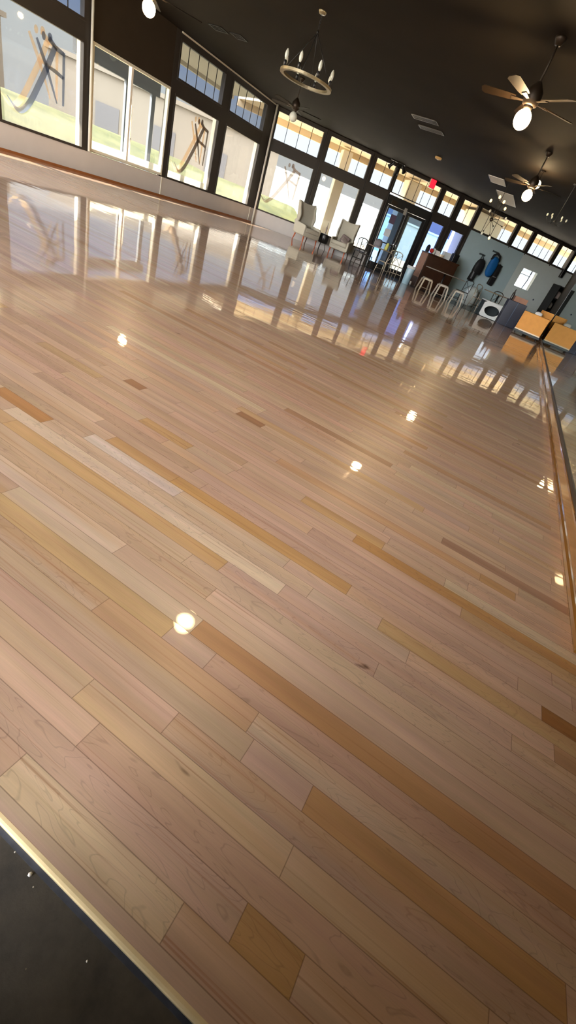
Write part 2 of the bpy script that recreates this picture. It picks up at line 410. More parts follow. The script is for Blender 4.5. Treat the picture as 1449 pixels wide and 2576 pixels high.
def build_floor():
    rows = {}
    y = YB+math.floor((Y0-YB)/PW)*PW
    verts = []; faces = []; cols = []; rnds = []; uvs = []; ends = []
    def xl(yy): return -10.67 if yy < 16.5 else -10.67+(yy-16.5)/D2.y*D2.x
    def xr(yy): return MX-.004
    while y < WOOD_END-.001:
        a, b = max(y, Y0), min(y+PW, WOOD_END)
        v0, v1 = (a-y)/PW, (b-y)/PW
        L_ = xl(b); R_ = xr(y)
        x = L_-random.uniform(0, .9); cuts = []
        while x < R_:
            l = random.choice((.4, .55, .7, .85, 1.0, 1.2, 1.4) if y > .8 else (.9, 1.1, 1.3, 1.6))*random.uniform(.85, 1.15)
            cuts.append([x, x+l, tone()]); x += l
        for oy, ox0, ox1, t in OV:
            if y <= oy < y+PW:
                nc = []
                for c in cuts:
                    if c[1] <= ox0 or c[0] >= ox1: nc.append(c); continue
                    if c[0] < ox0-.05: nc.append([c[0], ox0, c[2]])
                    if c[1] > ox1+.05: nc.append([ox1, c[1], c[2]])
                nc.append([ox0, ox1, t]); cuts = sorted(nc)
                for i in range(len(cuts)-1): cuts[i][1] = cuts[i+1][0]
        for c0, c1, t in cuts:
            p0, p1 = max(c0, L_), min(c1, R_)
            if p1 <= p0: continue
            i = len(verts); verts += [(p0, a, 0), (p1, a, 0), (p1, b, 0), (p0, b, 0)]
            faces.append((i, i+1, i+2, i+3))
            cc = srgb(*t); rn = (random.random(), random.random(), random.random(), 1)
            cols += [cc]*4; rnds += [rn]*4
            uvs += [(p0-c0, v0), (p1-c0, v0), (p1-c0, v1), (p0-c0, v1)]
            ends += [(p0-c0, c1-p0), (p1-c0, c1-p1), (p1-c0, c1-p1), (p0-c0, c1-p0)]
        y += PW
    # body below the boards
    nq = len(faces)
    o = len(verts)
    base = [(-10.67, Y0), (MX-.004, Y0), (MX-.004, WOOD_END), (-10.67+(WOOD_END-16.5)/D2.y*D2.x, WOOD_END), (-10.67, 16.5)]
    verts += [(x, y_, -.0005) for x, y_ in base]+[(x, y_, -.038) for x, y_ in base]
    k = len(base)
    for i in range(k): faces.append((o+i, o+k+i, o+k+(i+1) % k, o+(i+1) % k))
    faces.append(tuple(o+k+i for i in range(k-1, -1, -1)))
    for f in faces[nq:]:
        for _ in f: cols.append(srgb(190, 160, 120)); rnds.append((.5, .5, .5, 1)); uvs.append((.5, .5)); ends.append((.5, .5))
    me = bpy.data.meshes.new('floor'); me.from_pydata(verts, [], faces); me.update()
    for nm in ('plank_colour', 'plank_random'): me.color_attributes.new(nm, 'FLOAT_COLOR', 'CORNER')
    me.color_attributes['plank_colour'].data.foreach_set('color', [v for c in cols for v in c])
    me.color_attributes['plank_random'].data.foreach_set('color', [v for c in rnds for v in c])
    for nm in ('UVMap', 'Ends'): me.uv_layers.new(name=nm)
    me.uv_layers['UVMap'].data.foreach_set('uv', [v for c in uvs for v in c])
    me.uv_layers['Ends'].data.foreach_set('uv', [v for c in ends for v in c])
    me.materials.append(M['planks'])
    ob = bpy.data.objects.new('floor', me); col.objects.link(ob)
    struct(ob, 'glossy pale maple strip floor laid across the room')
build_floor()

# concrete slab under and around the raised wood floor
mb = MB(); mb.box(-11.0, 1.1, -6, Y0-.001, -.24, -.012)
struct(mb.build('floor_near_slab', 'darkconcrete'), 'dark speckled concrete beside the raised wooden edge')
mb = MB(); mb.prismz([(-10.8, 16.0), (1.1, 16.0), tuple((M2 @ Vector((15.6, .2, 0)))[:2]), tuple((M2 @ Vector((-.1, .2, 0)))[:2])], -.24, -.04)
struct(mb.build('floor_far_slab', 'concretefar'), 'grey concrete strip between the wooden floor and the far window wall')
# pale rounded nosing along the near edge
mb = MB()
prof = [(Y0, -.0002), (Y0-.005, -.0005), (Y0-.0085, -.002), (Y0-.010, -.005), (Y0-.0102, -.014), (Y0, -.014)]
vs = [(x, y, z) for x in (-10.67, MX-.01) for y, z in prof]; n = len(prof)
mb.add(vs, [(i, (i+1) % n, (i+1) % n+n, i+n) for i in range(n)]+[tuple(range(n-1, -1, -1)), tuple(range(n, 2*n))])
struct(mb.build('trim_1', 'nosing'), 'pale maple nosing strip along the near edge of the wooden floor')

mb = MB(); pts = [(-10.6+i*.12, random.uniform(-.004, .004)) for i in range(94)]  # thin strip painted blue grey as the nosing's reflection in the concrete
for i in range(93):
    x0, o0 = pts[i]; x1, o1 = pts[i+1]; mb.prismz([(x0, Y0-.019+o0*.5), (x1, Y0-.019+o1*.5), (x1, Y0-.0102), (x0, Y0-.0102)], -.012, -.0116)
struct(mb.build('trim_9', 'bluereflection'), 'blue grey painted reflection of the nosing on the concrete along the wooden edge')  # trim_9 is the painted reflection strip, not a trim piece
for k, (x, y, r, lb) in enumerate([(-.204, .103, .0035, 'largest white paint chip on the dark concrete beside the wooden edge'), (-.247, .108, .0014, 'tiny white paint chip on the concrete at the left end of the wooden edge'), (-.187, .096, .0013, 'tiny pale chip just below the largest paint chip'), (-.056, .084, .0017, 'pale speck farthest right on the dark concrete')]):
    mb = MB(); mb.lathe([(r*.9, 0), (r, r*.3), (r*.5, r*.7)], 6, (x, y, -.012)); tag(mb.build('paint_chip', 'white'), lb, 'paint chip')
# ------------------------------------------------------------------ ceiling
mb = MB(); q1 = M2 @ Vector((-.1, .18, 0)); q2 = M2 @ Vector((15.6, .18, 0)); mb.prismz([(-10.86, -6.1), (1.1, -6.1), (q2.x, q2.y), (q1.x, q1.y)], CEIL, CEIL+.12)
struct(mb.build('ceiling', 'ceiling'), 'flat dark brown ceiling')

# ------------------------------------------------------------------ window walls
def member(mb, x0, x1, z0, z1, y0=0, y1=.16): mb.box(x0, x1, y0, y1, z0, z1)
SILL = .46; HEAD = 2.30; TR = 2.57; TOP = 3.33
def window_unit(idx, MM, x0, x1, z0, z1, glass, fw=.045, bars=(), jamb=False, label=None, sill=False, depth=.16, fm='frame'):
    e = empty('window_%d' % idx, mtx=MM @ Matrix.Translation((x0, 0, z0))); struct(e, label)
    w, h = x1-x0, z1-z0
    f = MB()
    member(f, 0, fw, 0, h, -.02, .08); member(f, w-fw, w, 0, h, -.02, .08); member(f, fw, w-fw, 0, fw, -.02, .08); member(f, fw, w-fw, h-fw, h, -.02, .08)
    f.build('window_frame', fm, e)
    g = MB(); g.box(fw-.005, w-fw+.005, .045, .051, fw-.005, h-fw+.005); g.build('window_glass', glass, e)
    if bars:
        b = MB()
        for t in bars: b.box(t*w-.009, t*w+.009, .03, .043, fw, h-fw)
        b.build('glazing_bar', 'frame', e)
    if jamb:
        j = MB(); j.box(w-.012, w, .085, .23, 0, h); j.box(0, .012, .085, .23, 0, h); j.build('window_jamb', 'jamb', e)
    if sill:
        s_ = MB(); s_.box(0, w, .085, .34, -.02, .03); s_.build('window_sill', 'jamb', e)
    if sill and MM is M1:
        s_ = MB(); s_.box(.06, w-.06, .055, .058, .045, .20); s_.build('sill_glow_strip', 'sillglow', e)  # added translucent strip that glows in place of a sunlit sill
    return e
def stroke(pts, widths):
    """thick poly-line outline in the x,z plane"""
    L_, R_ = [], []
    for i, (x, z) in enumerate(pts):
        a = Vector(pts[max(i-1, 0)]); b = Vector(pts[min(i+1, len(pts)-1)]); t = (b-a).normalized(); nn = Vector((-t.y, t.x))*widths[i]/2
        L_.append((x+nn.x, z+nn.y)); R_.append((x-nn.x, z-nn.y))
    return L_, R_
def smooth(pts, w, k=5):
    out = []; ow = []
    n = len(pts)
    for i in range(n-1):
        p0, p1, p2, p3 = [Vector(pts[j]) for j in (max(i-1, 0), i, i+1, min(i+2, n-1))]
        for q in range(k):
            t = q/k
            out.append(tuple(.5*((2*p1)+(-p0+p2)*t+(2*p0-5*p1+4*p2-p3)*t*t+(-p0+3*p1-3*p2+p3)*t**3))); ow.append(w[i]*(1-t)+w[i+1]*t)
    out.append(pts[-1]); ow.append(w[-1]); return out, ow
def mark(e, dx, dz, y, m, name, k=1.0):
    """the painted logo on a pane: crossing strokes with a swoosh, two dots and a mirrored F (coordinates from the left end of the pane)"""
    b = MB()
    def st(pts, w, sm=False):
        if sm: pts, w = smooth(pts, w)
        l, r = stroke(pts, w); n = len(pts)
        vs = [(x+dx, y, z+dz) for x, z in l]+[(x+dx, y, z+dz) for x, z in r]+[(x+dx, y+.002, z+dz) for x, z in l]+[(x+dx, y+.002, z+dz) for x, z in r]
        fs = []
        for i in range(n-1):
            fs += [(i, i+1, n+i+1, n+i), (2*n+i, 3*n+i, 3*n+i+1, 2*n+i+1), (i, 2*n+i, 2*n+i+1, i+1), (n+i, n+i+1, 3*n+i+1, 3*n+i)]
        fs += [(0, n, 3*n, 2*n), (n-1, 3*n-1, 4*n-1, 2*n-1)]
        b.add(vs, fs)
    st([(.90, 1.49), (1.01, 1.30), (1.11, 1.12)], [.05, .07, .07], True)
    st([(1.11, 1.12), (1.22, .88), (1.33, .63)], [.07, .05, .03])
    st([(1.30, 1.50), (1.11, 1.13), (.93, .82), (.72, .48), (.55, .31), (.44, .29), (.36, .34), (.24, .45)], [.10, .11, .11, .11, .10, .07, .04, .01], True)
    st([(1.16, 1.58), (1.31, 1.49), (1.50, 1.45)], [.09, .08, .07])
    st([(1.50, 1.48), (1.49, 1.05), (1.48, .63)], [.065, .06, .05])
    st([(1.14, 1.15), (1.30, 1.13), (1.49, 1.08)], [.05, .07, .06])
    for cx, cz, rx, rz in ((1.05, 1.57, .042, .062), (1.19, 1.595, .05, .065)):
        b.prism([(cx+dx+rx*math.cos(2*PI*i/14), cz+dz+rz*math.sin(2*PI*i/14)) for i in range(14)], y, y+.002)
    return b.build(name, m, e)

# --- wall_left (long window wall) : x along +y of the room
wi = 1
lw = MB()
lw.box(-6, 16.66, 0, .2, -.24, SILL)                                    # low wall
lw.build('tmp', 'lowwall'); o = bpy.data.objects['tmp']; o.name = 'wall_left_low'; o.matrix_world = M1; struct(o, 'low pale wall under the long row of windows')
up = MB()
posts = [(-6, -5.7), (-3.35, -3.2), (-1.0, -.85), (2.3, 2.5), (4.65, 4.75), (6.8, 6.94), (8.87, 9.05), (11.47, 11.65), (13.62, 13.95), (15.97, 16.66)]
for a, b in posts: up.box(a, b, .0, .16, SILL, CEIL)
up.box(-6, 9.05, .003, .157, HEAD, TR); up.box(11.47, 16.66, .003, .157, HEAD, TR)
up.box(-6, 9.05, .003, .157, TOP, CEIL-.001); up.box(11.47, 16.66, .003, .157, TOP, CEIL-.001)
o = up.build('wall_left_posts', 'frame'); o.matrix_world = M1; struct(o, 'dark posts and rails between the left windows')
dk = MB(); dk.box(9.05, 11.47, .0, .16, 2.36, CEIL)
o = dk.build('wall_left_panel', 'darkwall'); o.matrix_world = M1; struct(o, 'solid dark panel above the low clear window')
for (a, b) in [(-5.7, -3.35), (-3.2, -1.0), (-.85, 2.3), (2.5, 4.65), (4.75, 6.8), (6.94, 8.87), (11.65, 13.62), (13.95, 15.97)]:
    lab = {6.94: 'window with blue painted mark left of the pale pipe', 11.65: 'window with dark painted mark beside the clear low window', 13.95: 'unmarked window nearest the room corner'}.get(a)
    e = window_unit(wi, M1, a, b, SILL, HEAD, 'glass' if a > 4 else 'glassup', jamb=True, label=lab, sill=(a == 11.65)); wi += 1
    if a == 6.94:
        mark(e, -.02, 0, .06, 'markblue', 'painted_mark'); mark(e, -.14, .04, .11, 'markshadow', 'mark_shadow')  # the offset tan copy is the mark's painted shadow
    if a == 4.75: mark(e, -.02, 0, .06, 'markblue', 'painted_mark')
    if a == 11.65:
        mark(e, .11, -.02, .06, 'markdark', 'painted_mark'); mark(e, 0, 0, .10, 'markshadow', 'mark_shadow')
    window_unit(wi, M1, a, b, TR, TOP, 'glasstint' if a > 6 else 'glassup', bars=(.2, .4, .6, .8)); wi += 1
e = window_unit(wi, M1, 9.05, 11.47, SILL+.03, 2.36, 'glassclear', label='clear low window under the dark panel', sill=True, fw=.05, fm='palepipe'); wi += 1
b = MB(); b.box(1.12, 1.18, .0, .10, .05, 1.82); b.build('mullion', 'jamb', e)
# conduit pipes and battens
for i, (y, x, r, z0) in enumerate([(9.0, .05, .028, SILL), (16.38, .09, .035, 0)]):
    b = MB(); b.tube([(-10.67+x, y, z0+.01), (-10.67+x, y, CEIL)], r, 10); struct(b.build('trim_%d' % (2+i), 'palepipe'), 'pale pipe running from the ceiling down the window post')
for i, (y, z1) in enumerate([(11.5, SILL), (16.2, SILL)]):
    b = MB(); b.box(-10.67, -10.655, y-.012, y+.012, .04, z1); struct(b.build('trim_%d' % (4+i), 'palepipe'))
b = MB(); b.box(-10.665, -10.64, 11.65, 16.5, CEIL-.03, CEIL); struct(b.build('trim_6', 'palepipe'), 'pale strip where the window wall meets the dark ceiling')
b = MB(); b.box(-10.67, -10.652, -6, 16.5, 0, .045); struct(b.build('baseboard_left', 'baseboard'))

# --- wall_back (angled window wall) : x along D2
lo = MB(); lo.box(-.16, 4.9, 0, .2, -.24, SILL); lo.box(7.05, 9.0, 0, .2, -.24, SILL)
o = lo.build('wall_back_low', 'lowwall'); o.matrix_world = M2; struct(o, 'low pale wall under the far windows')
up = MB()
for a, b in [(-.16, .08), (1.83, 2.07), (3.78, 3.98), (4.86, 4.97), (6.98, 7.1), (7.78, 8.06), (8.8, 9.0)]: up.box(a, b, .03, .16, SILL if a < 4.8 or a > 7 else -.04, TR)
for a, b in [(-.16, .08), (1.83, 2.07), (3.78, 3.98), (4.86, 4.97), (6.98, 7.15), (7.86, 8.08), (8.86, 9.0), (10.98, 11.12), (11.92, 12.06), (13.45, 13.6), (14.35, 14.5), (15.3, 15.4)]: up.box(a, b, .03, .16, TR, CEIL)
up.box(-.15, 4.96, .033, .157, HEAD, TR-.001); up.box(6.99, 8.99, .033, .157, HEAD, TR-.001)
up.box(-.15, 15.39, .033, .157, TOP+.03, CEIL-.001)
for s_ in (1.95, 3.88, 4.92, 7.03, 7.92, 8.93, 11.05, 11.99, 13.52): up.box(s_-.022, s_+.022, -.035, .03, SILL if s_ < 9 else TR-.08, CEIL)
o = up.build('wall_back_posts', 'frame'); o.matrix_world = M2; struct(o, 'dark posts and rails between the far windows')
labs = {.08: 'window with pale painted mark right of the corner pipe', 2.07: 'window behind the two armchairs', 3.98: 'narrow window left of the glass doors', 7.1: 'narrow bluish window right of the glass doors', 8.06: 'narrow bluish window beside the white wall'}
for a, b, g in [(.08, 1.83, 'glass'), (2.07, 3.78, 'glass'), (3.98, 4.86, 'glass'), (7.1, 7.78, 'glassblue'), (8.06, 8.8, 'glassblue')]:
    e = window_unit(wi, M2, a, b, SILL, HEAD, g, jamb=(a < 3), label=labs[a]); wi += 1
    if a == .08: mark(e, -.23, .06, .06, 'markpale', 'painted_mark')
for a, b, nb in [(.08, 1.83, 4), (2.07, 3.78, 4), (3.98, 4.86, 2), (4.97, 6.98, 6), (7.15, 7.86, 2), (8.08, 8.86, 2), (9.0, 10.98, 4), (11.12, 11.92, 2), (12.06, 13.45, 4), (13.6, 14.35, 2), (14.5, 15.3, 2)]:
    window_unit(wi, M2, a, b, TR, TOP+.03, 'glassup', bars=[(i+1)/nb for i in range(nb-1)], fw=.03); wi += 1
# solid part behind and below the clerestory, with the small bright window
PX0, PX1, PZ0, PZ1 = 12.33, 13.18, 1.32, 2.06
wp = MB()
def holed(x0, x1, y0, y1):
    wp.box(x0, PX0, y0, y1, -.24, 2.53)
    wp.box(PX1, x1, y0, y1, -.24, 2.53)
    wp.box(PX0, PX1, y0, y1, -.24, PZ0); wp.box(PX0, PX1, y0, y1, PZ1, 2.53)
holed(11.96, 15.4, -.03, .14)
o = wp.build('wall_back_right', 'whitewallB'); o.matrix_world = M2; struct(o, 'pale panelled wall around the small bright window')
wp = MB(); wp.box(8.98, 11.955, -.03, .14, -.24, 2.53)
o = wp.build('wall_back_left', 'whitewallA'); o.matrix_world = M2; struct(o, 'pale grey panelled wall behind the hanging bags')
b = MB(); b.box(8.9, 15.4, -.045, -.0, 2.53, 2.57); o = b.build('trim_7', 'frame'); o.matrix_world = M2; struct(o)
e = empty('window_%d' % wi, mtx=M2 @ Matrix.Translation((PX0, 0, PZ0))); struct(e, 'small overbright window in the pale wall'); wi += 1
b = MB(); b.box(0, PX1-PX0, .05, .056, 0, PZ1-PZ0); b.build('window_glass', 'glassup', e)
b = MB(); b.prism([(.50, 0), (.545, 0), (.60, .36), (.60, .74), (.555, .74), (.555, .36)], .03, .05); b.box(0, .55, .03, .05, .50, .525); b.build('glazing_bar', 'vest', e)
bm_ = MB(); bm_.box(8.97, 11.95, -.045, -.03, 0, .06); bm_.box(11.96, 15.4, -.045, -.03, 0, .06); o = bm_.build('baseboard_back', 'greytag'); o.matrix_world = M2; struct(o)

# --- glass double doors
e = empty('door_1', mtx=M2 @ Matrix.Translation((4.97, 0, -.04))); struct(e, 'black framed double glass doors')
W = 2.01; b = MB()
b.box(0, .06, -.04, .10, 0, 2.55); b.box(W-.14, W, -.04, .10, 0, 2.55); b.box(.06, W-.14, -.04, .10, 2.26, 2.55); b.box(.06, W-.14, -.02, .08, 0, .02)
b.build('door_frame', 'black', e)
for k, (x0, x1) in enumerate(((.07, .955), (.975, 1.86))):
    l = MB(); st = .10
    l.box(x0, x0+st, .0, .05, .02, 2.25); l.box(x1-st, x1, .0, .05, .02, 2.25); l.box(x0+st, x1-st, .0, .05, 2.15, 2.25); l.box(x0+st, x1-st, .0, .05, .02, .26)
    lf = l.build('door_leaf', 'black', e)
    g = MB(); g.box(x0+st, x1-st, .022, .028, .26, 2.15); g.build('door_glass', 'glassdoor' if k == 0 else 'glassdoorgrey', lf)
    h_ = MB(); hx = x1-st/2 if k == 0 else x0+st/2
    h_.tube([(hx, 0, .95), (hx, -.05, .97), (hx, -.05, 1.18), (hx, 0, 1.20)], .012); h_.build('door_handle', 'chrome', lf)
    if k == 0:
        p_ = MB(); p_.box(x0+st, x1-st, -.03, -.005, 1.0, 1.04); p_.build('push_bar', 'blackmetal', lf)
        p_ = MB(); p_.box(x0+.02, x0+.045, -.006, .0, .03, 2.2); p_.build('painted_lit_edge', 'whitemetal', lf)  # pale strip painted in for the sunlit edge of the stile
        p_ = MB(); p_.box(x0+.30, x0+.55, .014, .02, 1.70, 2.0); p_.build('window_poster', 'poster', lf)
        p_ = MB(); p_.box(x0+.28, x0+.55, .014, .02, 1.25, 1.50); p_.build('window_notice', 'paper', lf)
b = MB(); b.box(.16, .42, -.09, -.04, 2.28, 2.42); b.build('door_closer', 'bronze', e)
b = MB(); b.box(.80, .90, -.10, -.04, 2.12, 2.34); b.build('door_sensor', 'galvlight', e)

# --- room ends out of the frame, plus an added light blocker
b = MB(); b.box(-10.8, 1.0, -6.15, -6, -.24, .3); b.box(-10.8, 1.0, -6.15, -6, 3.3, CEIL); b.box(-1.2, 1.0, -6.15, -6, .3, 3.3)
for x in (-10.8, -8.4, -6.0, -3.6, -1.35): b.box(x, x+.15, -6.15, -6, .3, 3.3)
struct(b.build('wall_front', 'darkwall'))
b = MB(); b.box(-.34, 1.0, -.40, -.28, -.24, CEIL); struct(b.build('light_blocker', 'darkwall'))  # unseen slab added to darken the near right floor
b = MB(); b.box(MX+.03, MX+.18, -6, 26.5, -.24, CEIL)
struct(b.build('wall_right', 'darkwall'), 'dark wall behind the long mirror')

# --- mirror with wooden base moulding
e = empty('wall_mirror', (MX, 1.47, 0)); tag(e, 'long wall mirror with a thin black edge above the golden wooden skirting', 'mirror')
b = MB(); b.box(.002, .012, 0, 16.55, .13, 2.6); b.build('mirror_glass', 'mirror', e)
b = MB(); b.box(-.004, .03, 0, 16.55, .104, .13); b.box(-.004, .03, 16.55, 16.60, .104, 2.62); b.box(-.004, .03, 0, 16.55, 2.6, 2.62); b.build('mirror_frame', 'black', e)
b = MB()
prof = [(.03, 0), (-.024, 0), (-.026, .008), (-.020, .018), (-.010, .024), (-.007, .03), (-.007, .088), (-.010, .092), (-.008, .101), (0, .104), (.03, .104)]
n = len(prof); vs = [(MX+x, y, z) for y in (1.47, 18.02) for x, z in prof]
b.add(vs, [(i, (i+1) % n, (i+1) % n+n, i+n) for i in range(n)]+[tuple(range(n-1, -1, -1)), tuple(range(n, 2*n))])
struct(b.build('baseboard_right', 'trimwood'), 'golden varnished wooden skirting under the long mirror')

# ------------------------------------------------------------------ ceiling fittings
def fan(name, x, y, lit, zg, rot, label, group='ceiling fans', nb=5, bl='blade', R=.66):
    e = empty(name, (x, y, CEIL)); tag(e, label, 'ceiling fan', group)
    zz = lambda z: z-CEIL
    b = MB(); b.lathe([(.001, -.07), (.035, -.07), (.065, -.02), (.07, 0)], 16); b.tube([(0, 0, 0), (0, 0, zz(zg+.33))], .013); b.build('downrod', 'bronze', e)
    b = MB(); b.lathe([(.03, zz(zg+.12)), (.09, zz(zg+.14)), (.11, zz(zg+.2)), (.10, zz(zg+.27)), (.05, zz(zg+.33)), (.025, zz(zg+.36))], 20); b.build('motor_housing', 'bronze', e)
    for k in range(nb):
        mt = Matrix.Rotation(rot+2*PI*k/nb, 4, 'Z') @ Matrix.Translation((0, 0, zz(zg+.18))) @ Matrix.Rotation(.21, 4, 'X')
        b = MB(); b.prismz([(.2, -.05), (.3, -.065), (R-.04, -.075), (R, -.04), (R, .04), (R-.04, .075), (.3, .065), (.2, .05)], -.004, .004, mt); f = b.build('fan_blade', bl, e)
        b = MB(); b.prismz([(.09, -.015), (.26, -.03), (.26, .03), (.09, .015)], -.012, -.005, mt); b.build('blade_bracket', 'bronze', f)
    b = MB(); b.lathe([(.05, zz(zg+.10)), (.062, zz(zg+.13)), (.04, zz(zg+.15))], 16); b.build('lamp_collar', 'bronze', e)
    b = MB(); b.ball((0, 0, zz(zg)), .105, 10); b.build('globe', 'lit' if lit else 'bulbglass', e)
    return e
fan('ceiling_fan', -1.33, 7.65, True, 2.70, -1.9, 'lit ceiling fan with the largest glowing globe, top right of the room', R=.66)
fan('ceiling_fan', -1.33, 12.4, True, 2.70, .3, 'lit ceiling fan just before the many armed starburst chandelier', bl='bladedark')
fan('ceiling_fan', -7.65, 7.55, True, 2.70, .95, 'lit ceiling fan in front of the dark wall panel by the windows', bl='bladedark', R=.85)
fan('ceiling_fan', -7.55, 12.5, False, 2.72, .65, 'unlit ceiling fan just beyond the ring chandelier', bl='bladedark', R=.7)
fan('ceiling_fan', -1.33, 2.45, True, 2.70, .2, 'lit ceiling fan whose globe mirrors in the near floor boards', bl='bladedark')
fan('ceiling_fan', -7.65, 2.4, True, 2.70, .5, 'added unseen lit ceiling fan brightening the near floor beside the long window wall', bl='bladedark')  # out-of-view fan added for its light
e = empty('ceiling_lamp', (-1.42, 14.0, CEIL)); tag(e, 'small glowing globe lamp hanging just behind a lit fan', 'lamp')
b = MB(); b.lathe([(.05, 0), (.05, -.02), (.012, -.03), (.012, -.17), (.05, -.19)], 14); b.build('lamp_stem', 'bronze', e)
b = MB(); b.ball((0, 0, -.27), .09, 10); b.build('globe', 'lit', e)

# ring chandelier
e = empty('ring_chandelier', (-5.1, 8.57, CEIL)); tag(e, 'round iron ring chandelier with clear unlit bulbs', 'chandelier')
zr = 2.62-CEIL
b = MB(); b.lathe([(.001, -.035), (.05, -.035), (.065, -.01), (.065, 0)], 18); b.build('canopy', 'ringmetal', e)
b = MB()
for k in range(6):
    z = -.04-k*.032; b.tube([(.008*math.cos(a), .012*math.sin(a)*(k % 2), z-.014+.018*math.sin(a)) if k % 2 else (.012*math.cos(a), .0, z-.014+.018*math.sin(a)) for a in [2*PI*i/8 for i in range(9)]], .0035, 5)
b.ball((0, 0, 3.21-CEIL), .022, 8); b.build('chain', 'blackmetal', e)
b = MB(); ro, ri = .455, .39; n = 48
vs = []
for r, z in ((ro, zr), (ro, zr+.035), (ri, zr+.035), (ri, zr)):
    vs += [(r*math.cos(2*PI*k/n), r*math.sin(2*PI*k/n), z) for k in range(n)]
b.add(vs, [(j*n+i, j*n+(i+1) % n, ((j+1) % 4)*n+(i+1) % n, ((j+1) % 4)*n+i) for j in range(4) for i in range(n)])
b.build('ring', 'ringmetal', e)
for k in range(4):
    a = 2*PI*k/4+.3; b = MB(); b.tube([(.01*math.cos(a), .01*math.sin(a), 3.2-CEIL), (.42*math.cos(a), .42*math.sin(a), zr+.03)], .005, 6); b.build('suspension_rod', 'blackmetal', e)
for k in range(8):
    a = 2*PI*k/8+.15; cx, cy = .425*math.cos(a), .425*math.sin(a)
    b = MB(); b.lathe([(.026, zr+.03), (.026, zr+.1), (.018, zr+.115)], 12, (cx, cy, 0)); s_ = b.build('candle_socket', 'black', e)
    b = MB(); b.lathe([(.012, .115), (.028, .15), (.032, .18), (.026, .215), (.010, .245), (.002, .25)], 12, (cx, cy, zr)); b.build('bulb', 'bulbglass', s_)
# starburst chandelier
hub = Vector((-2.33, 16.08, 2.47))
e = empty('starburst_chandelier', (hub.x, hub.y, CEIL)); tag(e, 'starburst chandelier with thin arms and small warm bulbs before the high windows', 'chandelier')
zh = hub.z-CEIL
b = MB(); b.lathe([(.06, 0), (.06, -.02), (.01, -.03), (.007, zh)], 12); b.ball((0, 0, zh), .05, 8); b.build('stem', 'bronze', e)
arms = [(.99*a-.143*d, .143*a+.99*d, z, w) for a, d, z, w in ((-.26, .2, .42, 1), (.10, -.25, .44, 1), (.22, .2, .36, 1), (-.07, .1, .55, 1), (.19, 0, -.42, 1),
    (.44, .1, -.07, 0), (.16, .35, -.12, 0), (-.07, -.2, -.39, 0), (.36, -.3, .10, 0), (-.14, -.4, .13, 0))]
for x, y, z, w in arms:
    v = Vector((x, y, z)); b = MB(); b.tube([(0, 0, zh), tuple(Vector((0, 0, zh))+v*.88)], .006, 6)
    b.tube([tuple(Vector((0, 0, zh))+v*.8), tuple(Vector((0, 0, zh))+v*.9)], .016, 8); a_ = b.build('chandelier_arm', 'bronze', e)
    b = MB(); b.ball(tuple(Vector((0, 0, zh))+v), .034, 6, 1.3); b.build('bulb', 'bulbwarm' if w else 'bulbglass', a_)
# dark third pendant near the right edge
c3 = Vector((-.55, 13.0, 0)); e = empty('pendant_chandelier', (-.62, 14.3, CEIL)); tag(e, 'dark hanging chandelier with a few glinting bulbs above the bright small window', 'chandelier')
b = MB(); b.lathe([(.05, 0), (.05, -.02), (.008, -.03), (.008, -.75), (.04, -.77), (.03, -.82), (.005, -.83)], 12); b.build('stem', 'black', e)
for k in range(6):
    a = 2*PI*k/6; b = MB(); b.tube([(0, 0, -.78), (.14*math.cos(a), .14*math.sin(a), -.84), (.24*math.cos(a), .24*math.sin(a), -.74)], .006, 6); a_ = b.build('chandelier_arm', 'black', e)
    b = MB(); b.ball((.24*math.cos(a), .24*math.sin(a), -.69), .022, 6, 1.5); b.build('bulb', 'bulbglass', a_)
# dark vents, and pale slatted panels standing in for ceiling light patches
def vent(x0, x1, y0, y1, m, lab, group='ceiling vents and light patch stand-ins'):
    e = empty('vent_or_light_patch', ((x0+x1)/2, (y0+y1)/2, CEIL)); tag(e, lab, 'vent', group)
    w, d = (x1-x0)/2, (y1-y0)/2
    b = MB(); b.box(-w, w, -d, -d+.02, -.014, 0); b.box(-w, w, d-.02, d, -.014, 0); b.box(-w, -w+.02, -d, d, -.014, 0); b.box(w-.02, w, -d, d, -.014, 0); b.build('slat_frame', m, e)
    b = MB(); k = max(3, int(d/.03))
    for i in range(k):
        y = -d+.03+(2*d-.06)*i/(k-1); b.box(-w+.02, w-.02, y-.01, y+.006, -.010, -.003)
    b.build('slat_row', m, e)
vent(-4.6, -3.95, 12.62, 12.92, 'ceilmetal', 'pale slatted stand-in for a light patch, nearer of the pair in the middle of the ceiling')
vent(-4.6, -3.95, 13.35, 13.65, 'ceilmetal', 'pale slatted stand-in for a light patch, farther of the pair in the middle of the ceiling')
vent(-3.05, -2.55, 16.4, 17.3, 'galvlight', 'pale slatted stand-in for a light patch just in front of the starburst chandelier')
vent(-2.95, -2.35, 18.3, 20.4, 'galvlight', 'long pale slatted stand-in for a light patch above the starburst chandelier')
vent(-8.98, -8.62, 10.55, 10.85, 'black', 'dark ceiling vent nearer the window wall, of the dark pair')
vent(-8.5, -8.2, 10.7, 11.0, 'black', 'dark ceiling vent farther from the window wall, of the dark pair')
e = empty('smoke_detector', (-4.64, 16.33, CEIL)); tag(e, 'small tan ceiling sensor above the red exit sign', 'sensor')
b = MB(); b.lathe([(.07, -.05), (.10, -.04), (.11, 0)], 16); b.build('sensor_body', 'sensor', e)
b = MB(); b.lathe([(.03, -.062), (.045, -.05)], 12); b.build('sensor_lens', 'tape', e)
